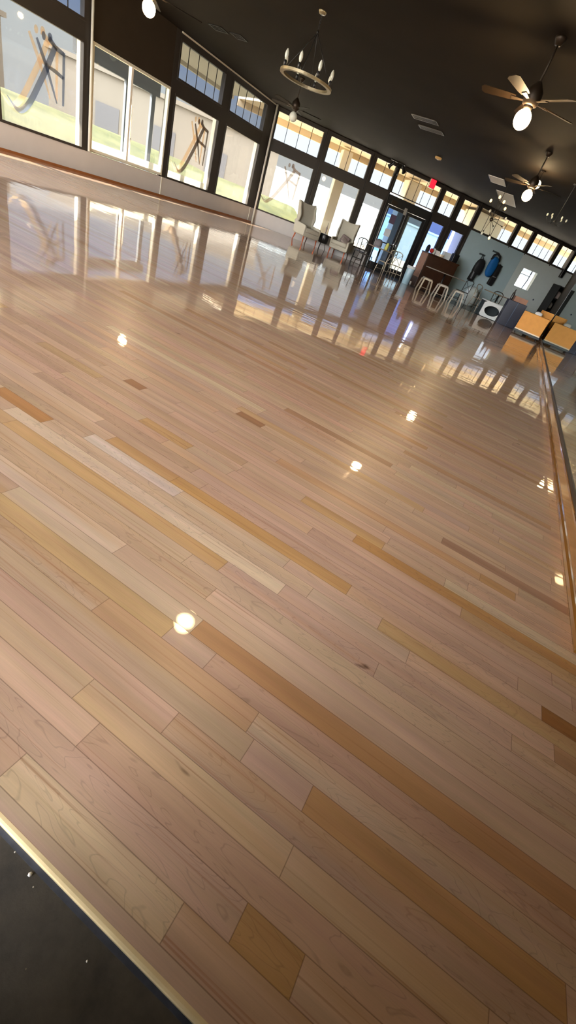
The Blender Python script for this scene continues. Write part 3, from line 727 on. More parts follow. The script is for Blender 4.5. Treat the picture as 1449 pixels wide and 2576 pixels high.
# exit sign
e = empty('exit_sign', mtx=M2 @ Matrix.Translation((6.45, -.08, 3.20))); tag(e, 'small square glowing red exit sign above the glass doors', 'sign')
b = MB(); b.rbox(-.13, .13, -.05, .05, -.03, .27, .012); b.build('sign_housing', 'tape', e)
b = MB(); b.rbox(-.115, .115, -.062, -.045, -.01, .25, .004); b.build('sign_face', 'exitred', e)
b = MB(); b.box(-.02, .02, -.02, .02, .26, .25+.0); b.tube([(0, 0, .26), (0, 0, .25)], .01)
# spotlight cluster above the doors
e = empty('spotlight_cluster', mtx=M2 @ Matrix.Translation((4.72, -.35, CEIL))); tag(e, 'cluster of black spotlights on a ceiling bracket left of the exit sign', 'spotlight')
b = MB(); b.box(-.3, .3, -.03, .03, -.04, 0); b.tube([(0, 0, -.03), (0, 0, -.22)], .02); b.build('bracket', 'black', e)
for dx, ry, dz in ((-.24, .6, -.16), (.02, -.2, -.26), (.25, -.9, -.14)):
    b = MB(); mt = Matrix.Translation((dx, -.05, dz)) @ Matrix.Rotation(ry, 4, 'Y') @ Matrix.Rotation(.5, 4, 'X')
    b.lathe([(.035, .12), (.05, .08), (.05, -.06), (.085, -.13), (.075, -.13), (.04, -.08)], 14, mtx=mt); b.tube([(dx*.6, 0, -.03), (dx, -.05, dz)], .012); b.build('spotlight_head', 'black', e)

# ------------------------------------------------------------------ furniture
def wing_chair(name, loc, rz, label, cush):
    """faces local -y"""
    e = empty(name, loc, rz); e.scale = (1.05, 1.05, 1.04); tag(e, label, 'armchair', 'wingback armchairs by the far windows')
    b = MB(); b.rbox(-.31, .31, -.36, .30, .36, .50, .05); b.build('seat_cushion', 'linen', e)
    b = MB(); b.rbox(-.33, .33, -.34, .32, .22, .37, .03); b.build('seat_base', 'linen', e)
    mt = Matrix.Translation((0, .28, .42)) @ Matrix.Rotation(-.16, 4, 'X')
    b = MB(); b.prism([(-.30, 0), (.30, 0), (.34, .45), (.37, .80), (.20, .765), (0, .75), (-.20, .765), (-.37, .80), (-.34, .45)], -.05, .07, mt); b.build('backrest', 'linen', e, .02)
    for s in (-1, 1):
        x0, x1 = (.29, .37) if s > 0 else (-.37, -.29)
        b = MB(); vs = [(-.34, .24), (.34, .24), (.42, .62), (.30, .66), (.22, .60), (.05, .585), (-.30, .57), (-.35, .53)]
        b.add([(x0, y, z) for y, z in vs]+[(x1, y, z) for y, z in vs], [tuple(range(8)), tuple(range(15, 7, -1))]+[(i, i+8, (i+1) % 8+8, (i+1) % 8) for i in range(8)]); b.build('armrest', 'linen', e, .025)
        b = MB(); vs = [(.20, .58), (.33, .58), (.455, 1.20), (.30, 1.16), (.24, .98), (.14, .80)]
        b.add([(x0+.01, y, z) for y, z in vs]+[(x1-.01, y, z) for y, z in vs], [tuple(range(6)), tuple(range(11, 5, -1))]+[(i, i+6, (i+1) % 6+6, (i+1) % 6) for i in range(6)]); b.build('wing', 'linen', e, .02)
    for x, y, m, dx, dy in ((-.29, -.30, 'redleg', -.015, -.02), (.29, -.30, 'redleg', .015, -.02), (-.28, .28, 'redleg', -.02, .07), (.28, .28, 'darkleg', .02, .07)):
        b = MB(); b.tube([(x, y, .24), (x+dx, y+dy, .0)], [.028, .016], 10); b.build('leg', m, e)
    if cush:
        mt = Matrix.Translation((.06, .05, .60)) @ Matrix.Rotation(-.3, 4, 'X') @ Matrix.Rotation(.25, 4, 'Y')
        b = MB(); b.rbox(-.17, .17, -.04, .05, -.12, .14, .04, mt); c = b.build('cushion', 'cushion', None)
        c.parent = None; c.location = loc; c.scale = (1.05, 1.05, 1.04); c.rotation_euler = (0, 0, rz); c.name = 'cushion'; tag(c, 'small brown cushion on the seat of the armchair nearer the doors', 'cushion')
        mt = Matrix.Translation((.13, -.12, .55)) @ Matrix.Rotation(-.9, 4, 'X') @ Matrix.Rotation(.6, 4, 'Z')
        b = MB(); b.rbox(-.15, .15, -.035, .045, -.11, .11, .035, mt); c = b.build('cushion', 'cushion2', None)
        c.location = loc; c.scale = (1.05, 1.05, 1.04); c.rotation_euler = (0, 0, rz); tag(c, 'pale mauve cushion leaning in the armchair nearer the doors', 'cushion')
    return e
wing_chair('wingback_armchair', (-8.62, 17.18, 0), math.radians(62), 'pale linen wingback armchair seen from its side, nearer the room corner', False)
wing_chair('wingback_armchair', (-7.58, 18.33, -.04), math.radians(8), 'pale linen wingback armchair holding two cushions, nearer the doors', True)
e = empty('side_table', (-8.18, 17.86, 0)); tag(e, 'small round black side table between the two wingback armchairs', 'table')
b = MB(); b.lathe([(.15, .22), (.19, .25), (.20, .50), (.19, .52)], 20); b.build('table_drum', 'black', e)
for k in range(3):
    a = 2*PI*k/3+.5; b = MB(); b.tube([(.12*math.cos(a), .12*math.sin(a), .23), (.17*math.cos(a), .17*math.sin(a), 0)], .011, 8); b.build('leg', 'black', e)
b = MB(); b.lathe([(.10, .522), (.15, .535), (.155, .542), (.10, .535)], 20, (-8.17, 17.86, 0)); tag(b.build('glass_dish', 'bulbglass'), 'pale glass dish lying on the black side table', 'dish')
b = MB(); b.lathe([(.035, .544), (.02, .60), (.03, .68), (.045, .72), (.012, .78), (.008, .9)], 14, (-8.17, 17.86, 0)); tag(b.build('slim_vase', 'cushion2'), 'slim mauve vase standing on the black side table', 'vase')

def stool(loc, rz, label, m='galvlight', h=.46, group='backless metal stools'):
    e = empty('metal_stool', (*loc, -.04), rz); tag(e, label, 'stool', group)
    b = MB(); b.rbox(-.16, .16, -.16, .16, h+.015, h+.04, .012); b.build('seat', m, e)
    b = MB(); b.box(-.155, .155, -.155, -.145, h-.03, h+.016); b.box(-.155, .155, .145, .155, h-.03, h+.016); b.box(-.155, -.145, -.155, .155, h-.03, h+.016); b.box(.145, .155, -.155, .155, h-.03, h+.016); b.build('seat_apron', m, e)
    for sx in (-1, 1):
        for sy in (-1, 1):
            b = MB(); b.prism([(-.022, 0), (.022, 0), (.028, h), (-.028, h)], -.012, .012, Matrix.Translation((sx*.22, sy*.22, .0)) @ Matrix.Shear('XY', 4, (-sx*.14, -sy*.14))); b.build('leg', m, e)
    b = MB(); b.tube([(-.155, -.155, .16), (.155, .155, .16)], .007); b.tube([(-.155, .155, .16), (.155, -.155, .16)], .007); b.build('cross_brace', m, e)
    return e
stool((-3.80, 18.3), .5, 'backless metal stool nearest the trash can, leftmost of three', 'galv')
stool((-3.12, 18.12), .45, 'bright backless metal stool in front of the bistro table, middle of three', 'galvlight')
stool((-2.55, 18.45), .4, 'backless metal stool at the white wall end of the bistro table', 'galvlight')

def cross_chair(loc, rz, label, m='galv', group='metal chairs with crossed backs'):
    """open metal chair with a curved top rail and an x in the back; faces local -y"""
    e = empty('cafe_chair', (*loc, -.04), rz); tag(e, label, 'chair', group)
    b = MB(); b.rbox(-.2, .2, -.2, .2, .44, .465, .012); b.build('seat', m, e)
    for sx in (-1, 1):
        b = MB(); b.tube([(sx*.17, -.18, .45), (sx*.21, -.22, 0)], .013, 8); b.build('leg', m, e)
        b = MB(); b.tube([(sx*.19, .24, .85), (sx*.18, .19, .46), (sx*.21, .25, 0)], .013, 8); b.build('leg', m, e)
    b = MB(); b.tube([(-.19, .24, .85), (-.12, .27, .90), (0, .285, .915), (.12, .27, .90), (.19, .24, .85)], .014, 8); b.build('back_rail', m, e)
    b = MB(); b.tube([(-.18, .2, .5), (0, .24, .68), (.18, .25, .84)], .008, 6); b.tube([(.18, .2, .5), (0, .235, .68), (-.18, .25, .84)], .008, 6); b.build('back_cross', m, e)
    b = MB(); b.tube([(-.19, -.2, .2), (.19, -.2, .2)], .008, 6); b.tube([(-.2, .22, .2), (.2, .22, .2)], .008, 6); b.build('stretcher', m, e)
    return e
cross_chair(P2(5.65, 1.75)[:2], ANG2+2.2, 'open metal chair with crossed back beside the trash can')
cross_chair(P2(4.1, 2.1)[:2], ANG2+.6, 'dark metal chair drawn up in front of the left door leaf', 'bronze')
cross_chair(P2(4.9, 2.25)[:2], ANG2-2.7, 'metal chair with its back to the room at the table before the doors', 'galv')
cross_chair(P2(4.35, .62)[:2], ANG2-.4, 'black metal chair against the low wall left of the doors', 'black')
cross_chair(P2(9.0, 2.9)[:2], ANG2+.35, 'open metal chair at the small table under the hanging bags', 'galv')
cross_chair(P2(10.2, 2.3)[:2], ANG2-.5, 'dark metal chair behind the white table with oval opening', 'bronze')
cross_chair(P2(8.85, 1.75)[:2], ANG2-1.2, 'black metal chair between the wooden counter and the white wall', 'black')
def cafe_table(loc, rz, w, d, h, label, m='tabletop', leg='black'):
    e = empty('cafe_table', (*loc, -.04), rz); tag(e, label, 'table', 'cafe tables on the concrete strip')
    b = MB(); b.rbox(-w/2, w/2, -d/2, d/2, h, h+.03, .012); b.build('tabletop', m, e)
    b = MB(); b.tube([(0, 0, .03), (0, 0, h)], .035, 10); b.build('pedestal', leg, e)
    b = MB(); b.box(-w*.35, w*.35, -.03, .03, 0, .03); b.box(-.03, .03, -d*.38, d*.38, 0, .03); b.build('foot', leg, e)
    return e
cafe_table(P2(4.85, 1.4)[:2], ANG2, .8, .7, .78, 'small cafe table in front of the glass doors')
cafe_table(P2(7.6, 2.05)[:2], ANG2-.1, 1.6, .55, .80, 'long cafe table between the wooden counter and the metal stools', 'galvlight')
cafe_table(P2(9.75, 2.9)[:2], ANG2, 1.1, .6, .80, 'small cafe table in front of the pale wall and hanging bags', 'tabletop')
# clothes on the chair/table near the door
def bag_shape(b, w, h, d, mt):
    rings = []; n = 18
    for z, k in ((0, .72), (.08, .95), (.3, 1.0), (.6, .95), (.82, .8), (.95, .5), (1.0, .15)):
        rings.append([(w/2*k*math.copysign(abs(math.cos(a))**.6, math.cos(a)), d/2*k*math.copysign(abs(math.sin(a))**.7, math.sin(a)), h*z) for a in [2*PI*i/n for i in range(n)]])
    vs = [v for r in rings for v in r]
    b.add(vs, [(j*n+i, j*n+(i+1) % n, (j+1)*n+(i+1) % n, (j+1)*n+i) for j in range(len(rings)-1) for i in range(n)]+[tuple(range(n-1, -1, -1)), tuple(range((len(rings)-1)*n, len(rings)*n))], True, mt)
p = P2(4.7, 1.4); b = MB(); bag_shape(b, .30, .26, .22, Matrix.Translation((p.x, p.y, .775))); tag(b.build('grey_bag', 'greycloth'), 'grey cloth bag on the cafe table before the doors', 'bag')
p = P2(5.05, 1.45); b = MB(); bag_shape(b, .13, .24, .12, Matrix.Translation((p.x, p.y, .775)) @ Matrix.Rotation(.1, 4, 'Y')); tag(b.build('yellow_bag', 'yellowgreen'), 'yellow green bag on the cafe table before the doors', 'bag')
# trash can
e = empty('trash_can', (-4.72, 19.0, -.04)); tag(e, 'pale blue cylindrical trash can left of the wooden counter', 'trash can')
b = MB(); b.lathe([(.13, 0), (.14, .01), (.165, .56), (.16, .57)], 22); b.build('can_body', 'trash', e)
b = MB(); b.lathe([(.18, .55), (.185, .60), (.17, .64), (.16, .645), (.155, .60)], 22); b.build('can_rim', 'whitemetal', e)
p = P2(6.9, .9); b = MB(); b.lathe([(.03, 0), (.038, .1), (.04, .12), (.035, .12)], 14, (p.x, p.y, -.04)); tag(b.build('paper_cup', 'white'), 'small white cup on the concrete beside the wooden counter', 'cup')
# wooden counter
e = empty('wooden_counter', mtx=M2 @ Matrix.Translation((6.95, -.95, -.04))); tag(e, 'dark brown wooden counter below the bluish windows', 'counter')
b = MB(); b.box(0, 1.5, -.28, .28, .0, 1.22); b.build('counter_body', 'brownwood', e, .01)
b = MB(); b.box(-.03, 1.53, -.31, .31, 1.22, 1.27); b.build('counter_top', 'brownwood', e, .008)
b = MB(); b.box(-.025, 0, -.28, .28, .35, 1.22); b.build('side_panel', 'pinkwood', e)
b = MB(); b.box(.04, 1.46, -.30, -.28, .80, 1.15); b.box(.04, 1.46, -.30, -.28, .1, .74); b.build('front_panel', 'brownwood', e)
def ctop(s, o, z=1.23): return P2(6.95+s, .95+o, z)
def prop(name, m, p, fn, label, cat, rz=ANG2, group=None):
    b = MB(); fn(b); o = b.build(name, m); o.location = p; o.rotation_euler = (0, 0, rz); return tag(o, label, cat, group)
prop('red_ball', 'red', ctop(.16, .12), lambda b: b.ball((0, 0, .09), .085, 8, 1.0), 'small red round object on the left end of the counter', 'ornament')
prop('black_bag', 'blackbag', ctop(.12, -.17), lambda b: bag_shape(b, .16, .26, .14, Matrix.Identity(4)), 'black pouch on the left corner of the counter beside the red object', 'bag')
prop('glass_jar', 'bulbglass', ctop(.34, 0), lambda b: b.lathe([(.05, 0), (.06, .02), (.06, .14), (.04, .17), (.045, .2)], 14), 'clear jar on the wooden counter beside the red object', 'jar')
prop('picture_frame', 'white', ctop(.52, .02), lambda b: b.box(-.1, .1, -.01, .01, 0, .17, Matrix.Rotation(-.2, 4, 'X')), 'small white picture frame leaning on the counter', 'picture frame')
prop('paper_box', 'whitemetal', ctop(.92, .0), lambda b: b.box(-.15, .17, -.1, .1, 0, .24), 'pale blue box standing on the wooden counter', 'box')
prop('basket', 'tape', ctop(.66, .15), lambda b: b.lathe([(.08, 0), (.11, .1), (.1, .1), (.075, .02)], 14), 'small pale basket on the counter between frame and box', 'basket')
prop('black_speaker', 'black', ctop(1.34, .0), lambda b: b.rbox(-.13, .13, -.12, .12, 0, .30, .02), 'black boxy speaker on the right end of the counter', 'speaker')
# hanging backpacks on hooks on the pale wall
def wall_hook(s, z, label):
    e = empty('coat_hook', mtx=M2 @ Matrix.Translation((s, -.03, z))); tag(e, label, 'hook', 'steel coat hooks on the pale wall')
    b = MB(); b.box(-.16, .16, -.012, 0, -.03, .03); b.build('hook_plate', 'hook', e)
    b = MB(); b.tube([(0, -.012, 0), (0, -.05, -.02), (0, -.07, .01)], .007, 6); b.build('hook_prong', 'hook', e)
wall_hook(10.02, 1.90, 'grey steel coat hook above the black backpack')
wall_hook(10.57, 2.17, 'grey steel coat hook above the blue jacket')
wall_hook(11.12, 1.78, 'small grey steel coat hook right of the blue jacket')
# black backpack
e = empty('black_backpack', mtx=M2 @ Matrix.Translation((10.02, -.18, .84))); tag(e, 'black backpack hanging left of the blue bag on the pale wall', 'backpack')
b = MB(); bag_shape(b, .46, .60, .26, Matrix.Translation((.02, 0, .32)) @ Matrix.Rotation(.06, 4, 'Y')); b.build('bag_body', 'blackbag', e)
b = MB(); b.rbox(-.17, .09, -.09, .07, 0, .50, .04, Matrix.Translation((-.06, 0, 0)) @ Matrix.Rotation(.12, 4, 'Y')); b.build('hanging_flap', 'blackbag', e)
b = MB(); b.box(-.17, -.10, -.10, -.085, .10, .40); b.build('grey_patch', 'greytag', e)
b = MB(); b.tube([(-.08, -.02, .9), (0, .1, 1.06), (.08, -.02, .9)], .014, 6); b.build('strap', 'blackbag', e)
# blue bag
e = empty('blue_bag', mtx=M2 @ Matrix.Translation((10.63, -.22, 1.24))); tag(e, 'bright blue bag hanging on the pale wall between black bags', 'bag')
n = 22; b = MB(); outline = []
for i in range(n):
    a = 2*PI*i/n; outline.append((.215*math.copysign(abs(math.cos(a))**.75, math.cos(a)), .38+.40*math.copysign(abs(math.sin(a))**.75, math.sin(a))))
lay = [(-.09, .82), (-.12, .6), (-.13, .2)]
vs = []; rr = [(.07, .9), (.0, 1.0), (-.07, .92), (-.11, .7), (-.12, .3)]
for y, k in rr: vs += [(x*k, y, .38+(z-.38)*k) for x, z in outline]
b.add(vs, [(j*n+i, (j+1)*n+i, (j+1)*n+(i+1) % n, j*n+(i+1) % n) for j in range(len(rr)-1) for i in range(n)]+[tuple(range(n)), tuple(range(len(rr)*n-1, (len(rr)-1)*n-1, -1))], True)
b.build('bag_body', 'bluebag', e)
b = MB(); b.tube([(-.19, .0, .62), (-.17, 0, .80), (0, .02, .90), (.15, 0, .82), (.2, .0, .66)], .045, 8); b.build('bag_collar', 'blackbag', e)
e = empty('black_duffel', mtx=M2 @ Matrix.Translation((11.02, -.12, .96))); tag(e, 'black bag hanging behind and below the blue bag', 'bag')
b = MB(); bag_shape(b, .26, .55, .18, Matrix.Translation((.03, 0, .32))); b.rbox(-.14, .13, -.07, .07, 0, .42, .04, Matrix.Rotation(.1, 4, 'Y')); b.build('bag_body', 'blackbag', e)
b = MB(); b.box(-.1, .1, -.085, -.07, .34, .38); b.build('bag_buckle', 'greytag', e)
prop('white_sack', 'whitewallB', P2(10.0, .7, -.04), lambda b: bag_shape(b, .62, .75, .4, Matrix.Identity(4)), 'large pale sack standing on the concrete under the black backpack', 'sack')
prop('coat_peg', 'navyedge', P2(13.72, .06, 1.08), lambda b: b.ball((0, 0, 0), .035, 6), 'small round dark knob on the pale wall below the bright window', 'knob')

# white table with an oval opening
e = empty('oval_side_table', (-1.27, 19.15, -.04), .35); tag(e, 'low white side table with a dark oval opening', 'table')
b = MB(); n = 28; outer = []; inner = []
for i in range(n):
    a = 2*PI*i/n; c_, s_ = math.cos(a), math.sin(a); k = 1/max(abs(c_), abs(s_)); outer.append((.40*c_*k, .27+.25*s_*k)); inner.append((.29*c_, .27+.165*s_))
vs = [(x, y, z) for y in (-.27, -.23) for x, z in outer]+[(x, y, z) for y in (-.27, -.23) for x, z in inner]
fs = []
for i in range(n):
    j = (i+1) % n; fs += [(i, j, 2*n+j, 2*n+i), (n+i, 3*n+i, 3*n+j, n+j), (i, n+i, n+j, j), (2*n+i, 2*n+j, 3*n+j, 3*n+i)]
b.add(vs, fs); b.build('oval_front', 'whitemetal', e)
b = MB(); b.box(-.40, -.37, -.23, .27, .02, .52); b.box(.37, .40, -.23, .27, .02, .52); b.box(-.37, .37, .24, .27, .02, .52); b.box(-.37, .37, -.23, .24, .02, .05); b.build('side_panel', 'slate', e)
b = MB(); b.rbox(-.42, .42, -.29, .29, .52, .55, .012); b.build('tabletop', 'whitemetal', e)
for x in (-.36, .36):
    for y in (-.22, .22): b = MB(); b.lathe([(.018, 0), (.02, .02)], 10, (x, y, 0)); b.build('foot', 'black', e)
# navy cabinet with a carton on top
e = empty('navy_cabinet', (-.50, 18.55, -.04), .2); tag(e, 'dark navy cabinet left of the tan boxes', 'cabinet')
b = MB(); b.box(-.36, .30, -.25, .25, .03, .84); b.build('cabinet_body', 'navy', e, .01)
b = MB(); b.box(-.335, -.035, -.27, -.25, .06, .81); b.build('door', 'navy', e)
b = MB(); b.box(-.025, .275, -.27, -.25, .06, .81); b.build('door', 'navy', e)
b = MB(); b.box(-.036, -.022, -.285, -.25, .04, .84); b.build('edge_strip', 'navyedge', e)
b = MB(); b.box(-.38, .32, -.28, .27, 0, .03); b.build('plinth', 'black', e)
p = Vector((-.45, 18.6, .80)); prop('shoe_carton', 'pinkwood', p, lambda b: b.box(-.26, .2, -.18, .18, 0, .16), 'brown flat carton on top of the navy cabinet', 'box', .2)
p = Vector((-.78, 18.52, .80)); prop('dark_bottle', 'black', p, lambda b: b.lathe([(.04, 0), (.045, .02), (.045, .2), (.015, .27), (.015, .33)], 12), 'dark bottle at the back of the navy cabinet', 'bottle', 0)
# tan boxes beside the mirror
e = empty('box_dolly', (.28, 17.3, 0)); tag(e, 'low dark dolly carrying the tan boxes beside the mirror', 'dolly')
b = MB(); b.box(-.43, .45, -.32, .30, .05, .115); b.build('dolly_deck', 'slate', e, .006)
for x in (-.36, .38):
    for y in (-.24, .22): b = MB(); b.tube([(x-.015, y, .026), (x+.015, y, .026)], .026, 12); b.build('wheel', 'black', e)
def carton(loc, w, d, h, rz, label):
    e = empty('cardboard_box', loc, rz); tag(e, label, 'box', 'tan cardboard boxes by the mirror')
    b = MB(); b.box(-w/2, w/2, -d/2, d/2, 0, h); b.build('box_body', 'cardboard', e, .006)
    b = MB(); b.box(-w/2-.001, w/2+.001, -d/2-.002, -d/2, 0, .035); b.build('pale_edge', 'tape', e)
    for k, s in enumerate((-1, 1)):
        b = MB(); b.box(-w/2+.005, w/2-.005, 0 if s > 0 else -d/2+.004, d/2-.004 if s > 0 else 0, h, h+.005); b.build('flap', 'cardboard', e)
carton((.28, 17.28, .115), .84, .56, .56, 0, 'big tan cardboard box on the dark dolly')
carton((.55, 18.0, .0), .36, .36, .86, .2, 'tan cardboard box standing behind the big one, against the wall')
prop('crumpled_bag', 'paper', Vector((.30, 17.42, .68)), lambda b: bag_shape(b, .24, .10, .16, Matrix.Identity(4)), 'crumpled pale bag lying on the big tan box', 'bag', 0)
# dark shelf at the end of the pale wall
e = empty('storage_shelf', mtx=M2 @ Matrix.Translation((14.25, -.35, -.04))); tag(e, 'tall dark storage shelf at the right end of the pale wall', 'shelf')
b = MB()
for x in (0, .78): b.box(x, x+.03, -.25, .28, 0, 2.0)
b.box(.03, .78, .25, .28, 0, 2.0); b.build('shelf_frame', 'black', e)
for z in (.1, .55, 1.0, 1.45, 1.97): b = MB(); b.box(.03, .78, -.24, .25, z, z+.025); b.build('shelf_board', 'black', e)
for i, (s, z, w, h, m, lb) in enumerate([(14.45, .60, .26, .3, 'greycloth', 'grey folded bag on a low board of the dark shelf'), (14.8, .60, .2, .2, 'bulbglass', 'clear glass jar on a low board of the dark shelf'),
        (14.45, 1.05, .24, .26, 'linen', 'pale linen bundle on the middle board of the dark shelf'), (14.8, 1.05, .25, .28, 'black', 'black pouch on the middle board of the dark shelf'), (14.55, 1.5, .3, .3, 'cushion2', 'mauve bundle on the upper board of the dark shelf')]):
    prop('shelf_bundle', m, P2(s, .35, z-.055), lambda b, w=w, h=h: bag_shape(b, w, h, .28, Matrix.Identity(4)), lb, 'bag')
# black hanging post at the end of the clerestory
b = MB(); b.rbox(14.30, 14.46, -.14, -.02, 2.25, 3.45, .02); o = b.build('trim_8', 'black'); o.matrix_world = M2; struct(o, 'black post at the end of the high windows')

# ------------------------------------------------------------------ outside
b = MB(); b.box(-80, 60, -60, 110, -.5, -.26); struct(b.build('ground_outside', 'pavement'), 'pale paving outside the windows')
def berm(name, MM, x0, x1, y0, y1, h):
    b = MB(); nx, ny = 40, 10; vs = []
    for j in range(ny+1):
        for i in range(nx+1):
            t = j/ny; z = h*math.sin(min(1, t*1.6)*PI/2)+.05*math.sin(i*.9+j*.7)*t
            if t > .9: z *= (1-t)/.1
            vs.append((x0+(x1-x0)*i/nx, y0+(y1-y0)*t, -.26+z))
    b.add(vs, [(j*(nx+1)+i, j*(nx+1)+i+1, (j+1)*(nx+1)+i+1, (j+1)*(nx+1)+i) for j in range(ny) for i in range(nx)], True)
    o = b.build(name, 'grass'); o.matrix_world = MM; o['kind'] = 'structure'; o['label'] = 'sunlit grass bank outside the windows'
berm('lawn_left', M1, -10, 24, 4, 14, 1.30)
berm('lawn_back', M2, -12, 3.4, 5, 14, 1.22)
def building(name, MM, x0, x1, y0, h, m, label, cut=False):
    e = empty(name, mtx=MM @ Matrix.Translation((x0, y0, -.26))); tag(e, label, 'building')
    w = x1-x0; b = MB(); b.box(0, w, 0, 8, 0, h); b.build('facade', m, e)
    b = MB(); b.box(-.2, w+.2, -.3, 8.2, h, h+.25); b.build('roof_edge', m, e)
    return e, w
e, w = building('neighbouring_building', M1, -60, 25, 27, 4.9, 'bldg', 'long low beige building beyond the grass bank on the left')
for k in range(6):
    b = MB(); b.box(10+k*12, 12.6+k*12, -.06, 0, 0, 3.0); b.build('doorway', 'bldggrey', e)
e, w = building('neighbouring_building', M2, -12.5, 4.0, 24, 4.4, 'bldgcool', 'pale grey building beyond the far windows')
for k in range(3):
    b = MB(); b.box(3+k*4, 4.6+k*4, -.06, 0, 1.0, 2.8); b.build('window_opening', 'bldggrey', e)
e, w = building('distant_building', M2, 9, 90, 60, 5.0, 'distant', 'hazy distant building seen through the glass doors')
# canopy over the outside walk
def canopy(MM, x0i, x0o, x1i, x1o, depth, zb, m, label):
    e = empty('outside_canopy', mtx=MM @ Matrix.Translation((0, .2, 3.5))); tag(e, label, 'canopy')
    b = MB(); b.prismz([(x0i, 0), (x1i, 0), (x1o, depth), (x0o, depth)], 0, .1); b.build('soffit', m, e)
    b = MB(); b.box(x0o+.02, x1o-.02, depth-.12, depth-.002, zb-3.5, .001); b.build('fascia', m, e)
canopy(M1, -8, -8, 16.42, 17.75, 2.65, 3.40, 'soffitgrey', 'grey tan canopy over the outside walk along the left windows')
canopy(M2, .05, -1.15, 20, 20, 2.65, 3.30, 'soffit', 'warm tan canopy over the outside walk along the far windows')
# outside column seen through the window behind the chairs
def column(s, o, w, label, zt=3.45):
    e = empty('outside_column', mtx=M2 @ Matrix.Translation((s, o, -.26))); tag(e, label, 'column', 'outside columns')
    b = MB(); b.box(-w/2, w/2, -w/2, w/2, .1, zt+.2); b.build('shaft', 'column', e, .02)
    b = MB(); b.box(-w/2-.05, w/2+.05, -w/2-.05, w/2+.05, 0, .2); b.build('column_base', 'column', e)
column(3.45, 2.3, .42, 'white square column outside the window behind the armchairs')
column(6.7, 2.3, .62, 'white square column outside the glass doors')
column(10.6, 2.3, 1.5, 'broad white pier outside behind the starburst chandelier')
# entrance vestibule framing seen through the clear low window
e = empty('outside_vestibule', mtx=M1 @ Matrix.Translation((9.3, 1.4, -.26))); tag(e, 'blue grey framed glass vestibule outside the clear low window', 'vestibule')
for x in (0.75, 2.05, 3.0): b = MB(); b.box(x, x+.14, 0, .08, 0, 2.45); b.build('post', 'vest', e)
b = MB(); b.box(.5, 3.3, 0, .12, 2.45, 2.75); b.build('header', 'vest', e)
b = MB(); b.box(2.3, 2.34, .02, .06, 0, 2.0); b.tube([(2.28, -.03, .9), (2.28, -.03, 1.3)], .02); b.build('door_pull', 'jamb', e)

# ------------------------------------------------------------------ light
w = bpy.data.worlds.new('sky'); sc.world = w; w.use_nodes = True
N = w.node_tree.nodes; L = w.node_tree.links; N.clear()
out = N.new('ShaderNodeOutputWorld'); bg = N.new('ShaderNodeBackground'); L.new(bg.outputs[0], out.inputs[0])
tc = N.new('ShaderNodeTexCoord'); sx = N.new('ShaderNodeSeparateXYZ'); L.new(tc.outputs['Generated'], sx.inputs[0])
cr = N.new('ShaderNodeValToRGB'); el = cr.color_ramp.elements
el[0].position = 0; el[0].color = (.80, .85, .92, 1); el[1].position = .55; el[1].color = (.30, .50, 1.0, 1)
x = el.new(.10); x.color = (.80, .90, 1.0, 1); x = el.new(.18); x.color = (.34, .55, 1.0, 1)
L.new(sx.outputs[2], cr.inputs[0]); L.new(cr.outputs[0], bg.inputs[0]); 
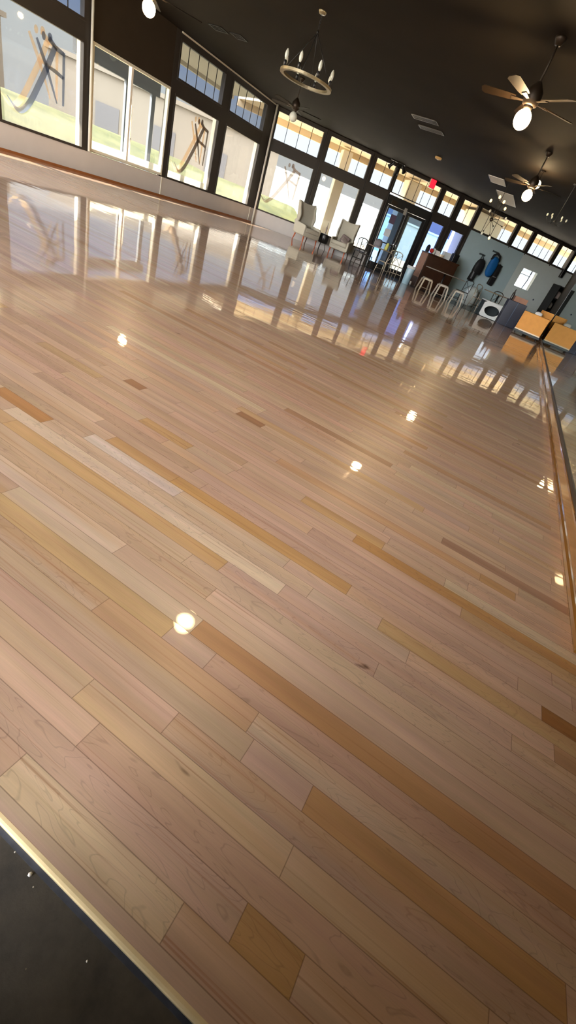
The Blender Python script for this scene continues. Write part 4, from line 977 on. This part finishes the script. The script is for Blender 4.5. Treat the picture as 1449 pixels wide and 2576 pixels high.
# the sky is far brighter towards the low sun behind the camera
pw = N.new('ShaderNodeMath'); pw.operation = 'MULTIPLY'; pw.inputs[1].default_value = -1; L.new(sx.outputs[1], pw.inputs[0])
px = N.new('ShaderNodeMath'); px.operation = 'MAXIMUM'; px.inputs[1].default_value = 0; L.new(pw.outputs[0], px.inputs[0])
pz = N.new('ShaderNodeMath'); pz.operation = 'MULTIPLY_ADD'; pz.inputs[1].default_value = 29; pz.inputs[2].default_value = .9; L.new(px.outputs[0], pz.inputs[0])
L.new(pz.outputs[0], bg.inputs[1])
pk = N.new('ShaderNodeMath'); pk.operation = 'MULTIPLY'; pk.inputs[1].default_value = 3; pk.use_clamp = True; L.new(px.outputs[0], pk.inputs[0])
pm = N.new('ShaderNodeMix'); pm.data_type = 'RGBA'; L.new(pk.outputs[0], pm.inputs[0]); L.new(cr.outputs[0], pm.inputs[6]); pm.inputs[7].default_value = (1.0, .965, .95, 1); L.new(pm.outputs[2], bg.inputs[0])
sd = bpy.data.lights.new('sun', 'SUN'); sd.energy = 44; sd.angle = .02; sd.color = (1, .93, .82)
so = bpy.data.objects.new('sun', sd); col.objects.link(so)
dv = Vector((1, .72, -.90)).normalized(); so.rotation_euler = dv.to_track_quat('-Z', 'Y').to_euler()

# ------------------------------------------------------------------ camera
F, PITCH, ROLL, YAW, CH = 1046.62, 34.3216, 21.7457, -16.7372, .92
p_, r_, y_ = map(math.radians, (PITCH, ROLL, YAW))
fwd0 = Vector((math.sin(y_), math.cos(y_), 0)); rt0 = Vector((math.cos(y_), -math.sin(y_), 0)); upv = Vector((0, 0, 1))
fwd = fwd0*math.cos(p_)-upv*math.sin(p_); dn = -upv*math.cos(p_)-fwd0*math.sin(p_)
X = rt0*math.cos(r_)-dn*math.sin(r_); Yd = rt0*math.sin(r_)+dn*math.cos(r_)
cd = bpy.data.cameras.new('camera'); co = bpy.data.objects.new('camera', cd); col.objects.link(co)
co.matrix_world = Matrix(((X.x, -Yd.x, -fwd.x, 0), (X.y, -Yd.y, -fwd.y, 0), (X.z, -Yd.z, -fwd.z, CH), (0, 0, 0, 1)))
cd.sensor_fit = 'VERTICAL'; cd.sensor_height = 36; cd.lens = F/2576*36; cd.clip_start = .02; cd.clip_end = 400
sc.camera = co
sc.view_settings.view_transform = 'Standard'; sc.view_settings.look = 'None'; sc.view_settings.gamma = 1
sc.view_settings.exposure = .62; sc.view_settings.use_curve_mapping = False
cy = sc.cycles
cy.use_denoising = True; cy.max_bounces = 10; cy.diffuse_bounces = 4; cy.glossy_bounces = 6; cy.transparent_max_bounces = 24
cy.caustics_reflective = False; cy.caustics_refractive = False; cy.sample_clamp_indirect = 6
